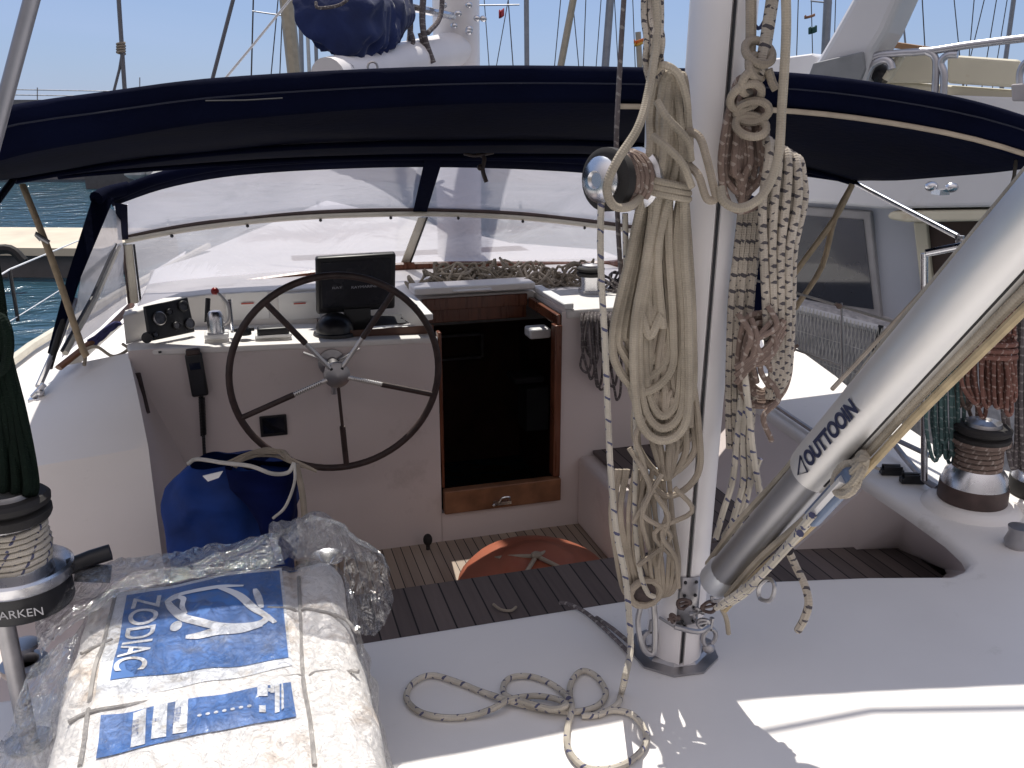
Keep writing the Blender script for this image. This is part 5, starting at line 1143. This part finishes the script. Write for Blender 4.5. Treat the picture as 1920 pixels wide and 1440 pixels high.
# starboard lifelines
sl_ = thing('lifeline', 'white braided guard wires along the starboard deck edge, before the grey hull alongside', 'guard wire', P(1580, 720, V=3.5))
MB().tube([P(1400, 520, V=4.1), P(1482, 546, V=3.8), P(1690, 608, V=3.3), P(1740, 622, V=3.2)], .0055, 7).build('upper_wire', whitr, sl_)
MB().tube([P(1400, 625, V=4.1), P(1490, 655, V=3.8), P(1612, 697, V=3.5), P(1735, 740, V=3.2)], .005, 7).build('lower_wire', whitr, sl_)
MB().tube([P(1578, 568, V=3.55), P(1581, 715, V=3.55)], .005, 7).build('netting_tie', dullm, sl_)
m = MB(); c = P(1574, 574, V=3.55); m.ball(c, .014, .01, .012); m.tube([c+V3(-.02, 0, .01), c+V3(.02, 0, -.006)], .007, 6); m.build('knot', brownr, sl_)
m = MB(); c = P(1484, 655, V=3.75); m.ball(c, .02, .014, .016); m.tube([c, c+V3(.03, 0, .015)], .008, 6); m.tube([c, c+V3(-.03, 0, -.02)], .008, 6); m.build('knot', brownr, sl_)
# dark green coil, left edge
m = MB()
for k in range(15):
    x = -30+k*3.4; rb = 70*(k/14)
    m.tube([P(-30+k*1.2, 470, V=1.72), P(-34+k*2.6, 560, V=1.70+.012*(k % 3)), P(-30+k*3.2, 660, V=1.70+.012*(k % 3)), P(-34+k*5.6, 780, V=1.70+.012*(k % 2)), P(-36+k*7.3, 900, V=1.69+.012*(k % 3)), P(-40+k*7.0, 935, V=1.72)], .0085, 7, smooth=5)
m.tube([P(-20, 590, V=1.68), P(5, 600, V=1.66), P(16, 640, V=1.66), P(8, 690, V=1.67), P(-20, 700, V=1.7)], .010, 7, smooth=5)
tag(m.build('green_rope_coil', greenr), 'very dark green rope coil hanging over the large winch at the left edge', 'rope coil')
m = MB(); m.tube([P(100, -120, V=1.6), P(62, -10, V=1.6), P(0, 222, V=1.6), P(-50, 410, V=1.6)], .0125, 12); tag(m.build('backstay_tube', mat('grey_tube', (.30, .30, .33), .45, .6)), 'grey tube leaning across the top left corner of the view', 'tube')
# ================================================================ water, breakwater
def water_mat():
    m, t, N, L, B = nt('sea_water'); B.inputs['Base Color'].default_value = (.02, .065, .095, 1); B.inputs['Roughness'].default_value = .12
    tc = N.new('ShaderNodeTexCoord'); mp = N.new('ShaderNodeMapping'); mp.inputs['Scale'].default_value = (1, 1.6, 1); L.new(tc.outputs['Object'], mp.inputs[0])
    a = N.new('ShaderNodeTexNoise'); a.inputs['Scale'].default_value = 1.3; a.inputs['Detail'].default_value = 8; a.inputs['Distortion'].default_value = .6; L.new(mp.outputs[0], a.inputs[0])
    b = N.new('ShaderNodeBump'); b.inputs['Strength'].default_value = .9; b.inputs['Distance'].default_value = .22; L.new(a.outputs[0], b.inputs['Height']); L.new(b.outputs[0], B.inputs['Normal']); return m
ZW = -1.2
m = MB(); n = 24
def wv(u, v): return V3(-900+1800*u, -300+2100*v, ZW)
o = MB().grid(wv, 12, 12).build('water', water_mat(), None, smooth=0); tag(o, kind='structure')
conc = mat('dark_concrete', (.17, .17, .19), .85, var=.25, scale=1.2, bump=.5, bscale=3, dirt=(.09, .09, .10), dscale=.6)
conl = mat('pale_concrete', (.55, .48, .38), .8, var=.12, scale=2)
bw = thing('breakwater', 'dark grey concrete breakwater wall across the harbour, seen under the bimini at left', 'breakwater', P(0, 330, V=34))
zt = P(50, 187, V=34).z
a, b = P(-900, 330, V=34), P(3000, 330, V=34)
m = MB(); m.poly([V3(a.x, a.y, ZW-.5), V3(b.x, b.y, ZW-.5), V3(b.x, b.y, zt), V3(a.x, a.y, zt)], V3(.8, 3, 0)); m.build('wall', conc, bw, smooth=0)
m = MB(); p = P(160, 345, V=30); q = P(243, 345, V=30); tz = P(160, 316, V=30).z; m.poly([V3(p.x, p.y, ZW-.3), V3(q.x, q.y, ZW-.3), V3(q.x, q.y, tz), V3(p.x, p.y, tz)], V3(1, 2, 0)); m.build('landing_block', mat('darker_concrete', (.09, .09, .10), .8), bw, smooth=0)
for k, yy in enumerate((166, 176)): MB().tube([P(-100, yy, V=34), P(210, yy+5, V=34)], .02, 5).build('hand_wire', dullm, bw)
for k, x in enumerate((20, 70, 262)): MB().tube([P(x, 190, V=34), P(x, (145 if x == 262 else 164), V=34)], .02, 5).build('rail_post', dullm, bw)
rk = thing('rock_pile', 'pale grey boulders at the foot of the breakwater, seen above the sprayhood corner', 'rocks', P(290, 330, V=28)); rn = random.Random(5)
rockm = mat('pale_rock', (.42, .42, .43), .8, var=.3, scale=2, bump=.5, bscale=4)
for k in range(15):
    c = P(245+rn.uniform(0, 110), 330-rn.uniform(0, 22), V=28+rn.uniform(-.4, .8)); R = Matrix.Rotation(rn.uniform(0, 3), 3, 'Z'); rr = rn.uniform(.18, .42); MB().ball(c, rr, rr*.8, rr*.6, 7, 5, R).build('boulder', rockm, rk, smooth=0)
# pontoon
pn = thing('pontoon', 'cream topped floating pontoon on the water behind the port guard rail', 'pontoon', P(60, 500, V=13.5))
pz = -.72; A, B, C2, D2 = P(-300, 462, Z=pz), P(190, 466, Z=pz), P(330, 428, Z=pz), P(-300, 424, Z=pz)
MB().poly([A, B, C2, D2], V3(0, 0, -.12)).build('deck', conl, pn, smooth=0)
MB().poly([V3(p.x, p.y, ZW-.1) for p in (A+V3(.1, .15, 0), B+V3(-.1, .15, 0), C2, D2)], V3(0, 0, .95*(pz-.12-ZW)+.1)).build('float', mat('grey_float', (.10, .095, .10), .7), pn, smooth=0)
m = MB(); m.tube([P(-20, 470, V=13), P(20, 468, V=13), P(45, 490, V=13)], .07, 8, smooth=4); m.build('tyre_fender', rubber, pn)

# ================================================================ main mast and boom
mm = thing('main_mast', 'white main mast with gooseneck fittings, standing beyond the bimini', 'mast', V3(P(860, 130, Y=5.7).x, 5.7, .4))
mc = P(856, 130, Y=5.7); wm = .14
m = MB(); ell = [(math.cos(a), math.sin(a)) for a in [k*2*math.pi/36 for k in range(37)]]
m.strip([V3(mc.x+wm*c, 5.7+.16*s, .3) for c, s in ell], [V3(mc.x+.01+wm*c, 5.7+.16*s, 7) for c, s in ell]); m.build('mast_tube', alup, mm, smooth=60)
gz = P(860, 30, Y=5.55).z
m = MB(); m.lathe([(0, -.04), (.125, -.04), (.13, 0), (.12, .04), (0, .04)], V3(mc.x+.0, 5.68, gz-.0), n=26); m.build('gooseneck', mat('worn_bronze', (.35, .22, .13), .5, .7, var=.4, scale=25), mm, bevel=.006)
m = MB(); rn = random.Random(3)
for k in range(9): m.ball(V3(mc.x+rn.uniform(-.12, .12), 5.50, gz+rn.uniform(-.10, .08)), .022, .02, .018, 8, 6)
m.tube([P(745, 8, Y=5.2), P(810, 22, Y=5.35), P(850, 30, Y=5.5)], .022, 8)
m.build('fittings', chrome, mm)
m = MB(); m.tube([P(800, -60, Y=5.3), P(792, 20, Y=5.25), P(796, 70, Y=5.2), P(812, 118, Y=5.2)], .018, 8, smooth=4); m.tube([P(770, 30, Y=5.25), P(768, 75, Y=5.2), P(760, 105, Y=5.15), P(757, 132, Y=5.2)], .016, 8, smooth=4); m.tube([P(762, 40, Y=5.2), P(775, 80, Y=5.15), P(750, 102, Y=5.15)], .012, 8, smooth=4); m.tube([P(830, -40, Y=5.4), P(826, 30, Y=5.3), P(802, 62, Y=5.2)], .014, 8, smooth=4); m.tube([P(786, 62, Y=5.2), P(798, 105, Y=5.2), P(797, 132, Y=5.2)], .010, 8, smooth=4)
tag(m.build('dangling_lines', greyr), 'grey line ends dangling between the blue sail cover and the main mast', 'rope')
bo = thing('boom', 'white boom end below the blue sail cover, left of the main mast', 'boom', P(720, 110, Y=5.0))
b0, b1 = P(616, 150, Y=4.65), P(862, 92, Y=5.66)
MB().tube([b0, b1], .105, 20).build('boom_tube', alup, bo)
for x, y in ((652, 126), (697, 122)):
    c = P(x, y+4, Y=4.68); MB().tube([c+V3(math.cos(t)*.024, -.03, math.sin(t)*.024) for t in [k*math.pi/5 for k in range(10)]], .006, 6, closed=True).build('eye', dullm, bo)
m = MB()
def cover(u, v):
    c = P(612+122*v, 10-10*v+16*math.sin(v*3), Y=4.75+.5*v); a = 2*math.pi*u
    r = .215*(.35+.65*math.sin(math.pi*min(.86, v*.72+.22))**.6)
    r *= min(1, (v/.10+.0))**.5*min(1, (1-v)/.06+.05)**.5
    d = V3(math.cos(a)*r*.9, math.sin(a)*r*.55, math.sin(a-.0)*r*1.1); p = c+d
    f = 1+.12*noise.noise(V3(math.cos(a)*2.2, v*5, math.sin(a)*2.2))+.16*(.5-abs(noise.noise(V3(math.cos(a)*1.5+v*3, v*9, math.sin(a)*1.5)))*2)
    return c+d*f
m.grid(cover, 90, 60); sc_ = m.build('sail_cover', navy_hi, None, smooth=80); tag(sc_, 'folded dark blue sail cover bulging over the main boom', 'sail cover')
m = MB(); m.tube([P(592, 4, Y=4.62), P(598, 15, Y=4.6), P(640, 8, Y=4.6), P(668, -20, Y=4.6)], .008, 6, smooth=4); tag(m.build('sail_tie', greyr), 'pale tie line crossing the folds of the blue sail cover', 'cord')
# ================================================================ rigging and far masts
mcol = {'b': mat('cream_spar', (.42, .36, .28), .5), 'g': mat('grey_spar', (.28, .29, .33), .5, .2), 'p': mat('pale_spar', (.55, .55, .55), .5)}
def spar(x0, x1, w_, v, c, label, yb=230, top=-160, stays=(), tree=None, group='masts of boats moored beyond'):
    base = P(x1, yb, V=v); o = thing('boat_mast', label, 'mast', base, group)
    tx = x0+(x0-x1)*160/130*1.0
    MB().tube([P(x1+(x1-x0)*.7, yb, V=v), P(tx, top, V=v)], w_*.66/F*v, 8).build('spar', mcol[c], o)
    for a0, b0_, ww in stays: MB().tube([P(a0, -40, V=v+.3), P(b0_, yb, V=v+.3)], ww*.7/F*v, 5).build('stay', darkr, o)
    if tree: MB().tube([P(tree[0], tree[2], V=v), P(tree[1], tree[3], V=v)], 1.4/F*v, 5).build('spreader_or_shade_tube', mcol['g'], o)
    return o
spar(538, 552, 19, 20, 'b', 'thick cream mast just left of the blue sail cover', stays=((476, 469, 2), (525, 500, 1.5), (532, 521, 1.5)), tree=(473, 535, 21, 30))
spar(563, 566, 6, 24, 'g', 'slim grey mast right of the thick cream mast, left of the boom', stays=())
spar(574, 580, 5, 26, 'p', 'slim pale mast between the grey mast and the boom end')
spar(590, 594, 5, 26, 'g', 'slim dark mast touching the boom end')
spar(987, 988, 7, 22, 'g', 'straight grey mast standing right of the main mast', stays=((905, 925, 1.2), (960, 912, 1.2), (950, 970, 1.5)), tree=(897, 974, 10, 9))
spar(1074, 1049, 10, 22, 'b', 'beige mast leaning left at its foot, midway to the mizzen', stays=((1055, 1030, 1.3), (1070, 1095, 1.3), (1100, 1090, 1.3)))
spar(1144, 1134, 11, 22, 'g', 'thick grey mast just left of the hanging dark line', stays=((1130, 1110, 1.2), (1150, 1165, 1.2), (1185, 1195, 1.2)))
spar(1200, 1203, 8, 24, 'b', 'short beige mast with orange flag, half hidden by the halyards', top=60)
spar(1553, 1546, 11, 22, 'g', 'grey mast with flags left of the white arch', stays=((1498, 1490, 1.3), (1520, 1527, 1.2), (1568, 1560, 1.2)), tree=(1520, 1560, 2, 6), top=-200)
spar(1900, 1882, 6, 20, 'g', 'thin dark mast over the cream flybridge at the far right', stays=((1855, 1790, 1.3), (1875, 1830, 1.3), (1895, 1850, 1.2), (1785, 1812, 1.3)))
spar(1690, 1703, 2.5, 22, 'g', 'very thin mast right of the white arch', stays=((1727, 1742, 1.5), (1830, 1806, 1.3)))
def rig(pts, r, v, mt, lab, name='rigging_wire'): tag(MB().tube([P(x, y, V=v) for x, y in pts], r, 7).build(name, mt), lab, 'wire')
rigm = mat('grey_wire', (.20, .20, .22), .5, .4)
rig([(219, -60), (224, 20), (229, 95), (235, 185)], .0095, 4.2, rigm, 'grey stay with a lashing, second line from the left against the sky')
rig([(231, 88), (224, 130), (210, 185)], .006, 4.2, rigm, 'short line branching down from the lashing on the grey stay')
m = MB()
for k in range(4): c = P(227, 86+k*5, V=4.2); m.tube([c+V3(math.cos(t)*.015, math.sin(t)*.015, .002*t) for t in [q*.8 for q in range(9)]], .006, 6)
tag(m.build('stay_lashing', beige2), 'tan lashing knotted on the grey stay above the bimini', 'knot')
rig([(452, -60), (437, 0), (394, 165)], .0085, 4.2, rigm, 'dark grey stay slanting down left of the cream mast')
rig([(560, -20), (527, 20), (470, 90), (420, 150)], .0075, 6, mat('pale_line', (.5, .5, .52), .7), 'pale thin line slanting down to the bimini from the cream mast')
fl = thing('orange_flag', 'small orange and yellow flag beside the halyards left of the mizzen mast', 'flag', P(1196, 80, V=22))
def flag(x, y, w_, h_, mt, par, nm='cloth'):
    def fn(u, v): p = P(x+w_*u, y+h_*v+2*math.sin(u*5), V=22); p.y += .12*math.sin(u*6); return p
    MB().grid(fn, 8, 4).build(nm, mt, par, smooth=60, solid=.02)
flag(1190, 74, 14, 6, mat('flag_orange', (.7, .18, .04), .8), fl); flag(1191, 80, 12, 5, mat('flag_yellow', (.7, .4, .08), .8), fl, 'lower_band')
f2 = thing('red_pennant', 'tiny red pennant on a line between the main mast and the grey mast', 'flag', P(940, 30, V=22)); flag(937, 18, 6, 14, mat('flag_red', (.45, .05, .06), .8), f2)
f3 = thing('signal_flag', 'small brown flag flying high left of the grey mast by the arch', 'flag', P(1518, 35, V=22)); flag(1511, 28, 13, 5, mat('flag_brown', (.4, .2, .12), .8), f3)
f4 = thing('dark_pennant', 'small dark green pennant below the brown flag', 'flag', P(1523, 62, V=22)); flag(1520, 50, 7, 12, mat('flag_green', (.03, .09, .08), .8), f4)
# ================================================================ the motor boat alongside
daz = math.radians(-32.6); dd = V3(math.sin(daz), math.cos(daz), 0); nn = V3(dd.y, -dd.x, 0); p0 = P(1560, 480, V=6.5)
mb = thing('motor_yacht', 'white motor yacht moored alongside to starboard with cream flybridge panels and steel rails', 'motor yacht', V3(p0.x+1.5, p0.y-1, -1.2))
def Q(x, y, off=0): return PP(x, y, p0-nn*off, nn)
ny = mat('neighbour_gelcoat', (.62, .62, .64), .4, var=.06, scale=1.5, dirt=(.45, .42, .38), dscale=2, dth=.62)
ncr = mat('neighbour_cream', (.60, .56, .44), .55, var=.08, scale=3, dirt=(.42, .30, .18), dscale=5, dth=.6)
def panel(pix, th, name, mt, off=0, bev=0.0, par=None):
    return MB().poly([Q(x, y, off) for x, y in pix], nn*th).build(name, mt, par or mb, smooth=0, bevel=bev, seg=3)
panel([(1330, 330), (2150, 300), (2150, 760), (1330, 640)], .3, 'cabin_side', mat('neighbour_grey_side', (.42, .44, .50), .4, var=.06, scale=2), 0)
wf = panel([(1452, 384), (1632, 396), (1652, 598), (1450, 572)], .06, 'window_frame', mat('frame_grey', (.33, .32, .33), .5), .05, .012)
panel([(1470, 402), (1618, 412), (1638, 580), (1466, 556)], .05, 'window_glass', mat('boat_glass', (.02, .025, .04), .06, spec=.9, var=.3, scale=1.5), .058, 0, wf)
panel([(1380, 296), (2150, 262), (2150, 384), (1900, 388), (1650, 392), (1560, 384), (1380, 372)], .55, 'roof_edge', ny, .32, .03)
panel([(1672, 396), (2150, 388), (2150, 410), (1830, 415), (1700, 417), (1668, 412), (1662, 404)], .3, 'rubbing_beam', ncr, .30, .02)
dr = panel([(1738, 418), (1815, 415), (1880, 415), (1880, 600), (1758, 600), (1742, 500)], .05, 'doorway', mat('dark_doorway', (.05, .03, .025), .7), .02)
panel([(1712, 417), (1737, 417), (1745, 500), (1762, 640), (1738, 640), (1728, 560)], .08, 'door_post', ncr, .06, .01)
panel([(1838, 415), (1850, 415), (1862, 600), (1850, 600)], .06, 'door_post', ny, .06, .01)
spk, t, N, L, B = nt('speckled_hull_netting'); tc = N.new('ShaderNodeTexCoord'); nz = N.new('ShaderNodeTexNoise'); nz.inputs['Scale'].default_value = 26; nz.inputs['Detail'].default_value = 6; L.new(tc.outputs['Object'], nz.inputs[0])
rp = N.new('ShaderNodeValToRGB'); rp.color_ramp.elements[0].position = .35; rp.color_ramp.elements[0].color = (.40, .39, .41, 1); rp.color_ramp.elements[1].position = .7; rp.color_ramp.elements[1].color = (.62, .60, .61, 1); L.new(nz.outputs[0], rp.inputs[0]); L.new(rp.outputs[0], B.inputs[0]); B.inputs['Roughness'].default_value = .8
def Qh(x, y, off): return PP(x, y, p0-nn*off, nn)
hull = MB(); hp = [Q(x, y, .16) for x, y in ((1250, 500), (1480, 562), (1650, 604), (1760, 640), (2150, 730))]
hull.strip([V3(p.x, p.y, ZW-.2) for p in hp], hp); hull.strip(hp, [p+nn*.2+V3(0, 0, .01) for p in hp]); hull.build('hull_side', spk, mb, smooth=20)
MB().tube([p+V3(0, 0, -.05) for p in hp], .03, 8).build('rubbing_strake', ny, mb)
m = MB(); rn = random.Random(8); e0, e1 = Q(1440, 556, .24), Q(1770, 648, .24); dn = V3(0, 0, -1.3)
for i in range(46):
    a = e0.lerp(e1, i/46); b = e0.lerp(e1, min(1, (i+7)/46)); m.tube([a, b+dn*(1 if i < 39 else (46-i)/7)], .0035, 4, cap=False)
    a = e0.lerp(e1, i/46); b = e0.lerp(e1, max(0, (i-7)/46)); m.tube([a, b+dn*(1 if i > 6 else i/7+.01)], .0035, 4, cap=False)
for i in range(1, 7): m.tube([e0+dn*i/7, e1+dn*i/7], .003, 4)
m.build('rail_netting', whitr, mb)
MB().tube([Q(1652, 610, .2), Q(1640, 660, .22), Q(1630, 700, .22)], .018, 8, smooth=4).build('hanging_fender_line', blackp, mb)
# arch and flybridge
archm = mat('arch_white', (.60, .60, .62), .4, var=.05, scale=2)
panel([(1560, 60), (1610, -30), (1700, -30), (1660, 60), (1636, 100), (1622, 150), (1600, 210), (1500, 210), (1525, 120)], .35, 'radar_arch', archm, .5, .05)
panel([(1524, 118), (1618, 96), (1622, 130), (1590, 210), (1490, 210)], .03, 'arch_shadow_panel', mat('arch_shade_grey', (.20, .21, .22), .5), .54, .01)  # dark sheet laid on the white arch as painted shadow
panel([(1430, 112), (1522, 100), (1535, 106), (1520, 230), (1430, 230)], .3, 'flybridge_front', ny, .2, .02)
panel([(1640, 106), (1700, 96), (1752, 100), (1752, 156), (1640, 156)], .06, 'canvas_panel', ncr, .1, .02)
panel([(1775, 106), (1800, 104), (1912, 112), (1912, 165), (1775, 156)], .06, 'canvas_panel', ncr, .1, .02)
panel([(1600, 158), (1700, 154), (1900, 168), (2150, 180), (2150, 300), (1600, 280)], .3, 'flybridge_side', ncr, .06, .02)
panel([(1780, 178), (2150, 192), (2150, 280), (1780, 260)], .1, 'side_recess', ny, .12, .01)
panel([(1632, 74), (1665, 76), (1760, 90), (1760, 96), (1700, 93), (1632, 86)], .04, 'teak_capping', mat('orange_teak', (.38, .22, .12), .6), .1, .006)
pipe = mat('rail_pipe', (.5, .5, .53), .35, .9)
def prail(pts, r=.022, name='rail'): MB().tube([Q(x, y, .45) for x, y in pts], r, 10, smooth=6).build(name, pipe, mb)
prail([(1606, 160), (1618, 130), (1640, 106), (1680, 100), (1740, 96), (1820, 84), (1920, 72), (2000, 66)])
prail([(1712, 99), (1735, 96), (1752, 106), (1755, 130), (1752, 190)])
prail([(1768, 190), (1770, 140), (1764, 118), (1776, 104), (1796, 102)])
prail([(1914, 180), (1912, 140), (1922, 118), (1940, 112)], .02)
prail([(1622, 150), (1634, 124), (1655, 112), (1668, 116), (1672, 130)], .025, 'life_ring_bracket')
MB().tube([Q(1690, 104, .4), Q(1662, 150, .4)], .03, 8).build('panel_strap', ncr, mb)
MB().tube([Q(1640, 146, .35), Q(1652, 138, .35), Q(1664, 146, .35)], .06, 10).build('dark_speaker', blackp, mb)
panel([(1895, 158), (1925, 156), (1925, 190), (1897, 190)], .12, 'control_box', mat('box_grey', (.35, .33, .34), .5), .5, .01)
m = MB(); c = Q(1765, 350, .75)
for k in (-1, 1): m.ball(c+dd*(-.055*k), .038, .038, .03)
m.box(c+V3(0, 0, -.03), (.07, .07, .03)); m.build('spotlight', chrome, mb)
# ================================================================ camera, light, world
cam = bpy.data.cameras.new('cam'); co = bpy.data.objects.new('camera', cam); COL.objects.link(co); SC.camera = co
co.location = (0, 0, H); co.rotation_euler = (math.pi/2-TH, 0, -PS); cam.sensor_width = 36; cam.lens = F/1920*36; cam.clip_end = 3000; cam.clip_start = .02
EL, AZ = math.radians(SUN_EL), math.radians(SUN_AZ)   # azimuth clockwise from +Y
sd = bpy.data.lights.new('sun', 'SUN'); sd.energy = SUN_E; sd.angle = math.radians(.5); sd.color = (1, .95, .86)
so = bpy.data.objects.new('sun', sd); COL.objects.link(so)
dirv = Vector((math.sin(AZ)*math.cos(EL), math.cos(AZ)*math.cos(EL), math.sin(EL))); so.rotation_euler = dirv.to_track_quat('Z', 'Y').to_euler(); so.location = dirv*20
w = bpy.data.worlds.new('World'); SC.world = w; w.use_nodes = True; t = w.node_tree; N = t.nodes; L = t.links
sk = N.new('ShaderNodeTexSky'); sk.sky_type = 'NISHITA'; sk.sun_disc = False; sk.sun_elevation = EL; sk.sun_rotation = AZ; sk.air_density = 1.0; sk.dust_density = .25; sk.ozone_density = 2.5
bg = N['Background']; bg.inputs[1].default_value = SKY
tc = N.new('ShaderNodeTexCoord'); mp = N.new('ShaderNodeMapping'); mp.inputs['Scale'].default_value = (1.2, 1.2, 7); L.new(tc.outputs['Generated'], mp.inputs[0])
nz = N.new('ShaderNodeTexNoise'); nz.inputs['Scale'].default_value = 1.6; nz.inputs['Detail'].default_value = 7; nz.inputs['Distortion'].default_value = .6; L.new(mp.outputs[0], nz.inputs[0])
rp = N.new('ShaderNodeValToRGB'); rp.color_ramp.elements[0].position = .5; rp.color_ramp.elements[1].position = .85; rp.color_ramp.elements[1].color = (.35, .35, .35, 1)
L.new(nz.outputs[0], rp.inputs[0]); mx = N.new('ShaderNodeMixRGB'); L.new(rp.outputs[0], mx.inputs[0]); L.new(sk.outputs[0], mx.inputs[1]); mx.inputs[2].default_value = (9, 9.2, 9.8, 1)
# bright blue glare in the sun's quarter; pale fill added behind the camera to brighten the shade
dp = N.new('ShaderNodeVectorMath'); dp.operation = 'DOT_PRODUCT'; L.new(tc.outputs['Generated'], dp.inputs[0]); dp.inputs[1].default_value = (math.sin(PS), math.cos(PS), .1)
mr = N.new('ShaderNodeMapRange'); mr.inputs[1].default_value = .1; mr.inputs[2].default_value = .95; mr.inputs[3].default_value = .9; mr.inputs[4].default_value = FRONT; L.new(dp.outputs['Value'], mr.inputs[0])
tn = N.new('ShaderNodeMixRGB'); tn.blend_type = 'MULTIPLY'; tn.inputs[0].default_value = 1; L.new(mx.outputs[0], tn.inputs[1]); tn.inputs[2].default_value = (.86, .95, 1.3, 1)
sc2 = N.new('ShaderNodeVectorMath'); sc2.operation = 'SCALE'; L.new(tn.outputs[0], sc2.inputs[0]); L.new(mr.outputs[0], sc2.inputs['Scale'])
fm = N.new('ShaderNodeMixRGB'); fm.inputs[0].default_value = .6; L.new(sc2.outputs[0], fm.inputs[1]); fm.inputs[2].default_value = (6.0, 8.0, 12.0, 1)
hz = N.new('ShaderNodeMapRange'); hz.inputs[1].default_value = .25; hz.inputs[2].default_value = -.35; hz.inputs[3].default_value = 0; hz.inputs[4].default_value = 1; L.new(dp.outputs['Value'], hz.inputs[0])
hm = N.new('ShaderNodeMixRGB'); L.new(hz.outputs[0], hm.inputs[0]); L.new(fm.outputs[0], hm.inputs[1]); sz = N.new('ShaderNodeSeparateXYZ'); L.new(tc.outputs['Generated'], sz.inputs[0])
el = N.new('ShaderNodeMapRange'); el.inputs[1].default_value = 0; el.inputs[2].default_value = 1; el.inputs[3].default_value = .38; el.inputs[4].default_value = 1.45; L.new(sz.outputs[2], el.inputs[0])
hs = N.new('ShaderNodeVectorMath'); hs.operation = 'SCALE'; hs.inputs[0].default_value = REAR_FILL[:3]; L.new(el.outputs[0], hs.inputs['Scale']); L.new(hs.outputs[0], hm.inputs[2])
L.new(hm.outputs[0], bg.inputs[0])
SC.view_settings.view_transform = 'Standard'; SC.view_settings.look = 'None'; SC.view_settings.gamma = 1; SC.view_settings.exposure = EXPO
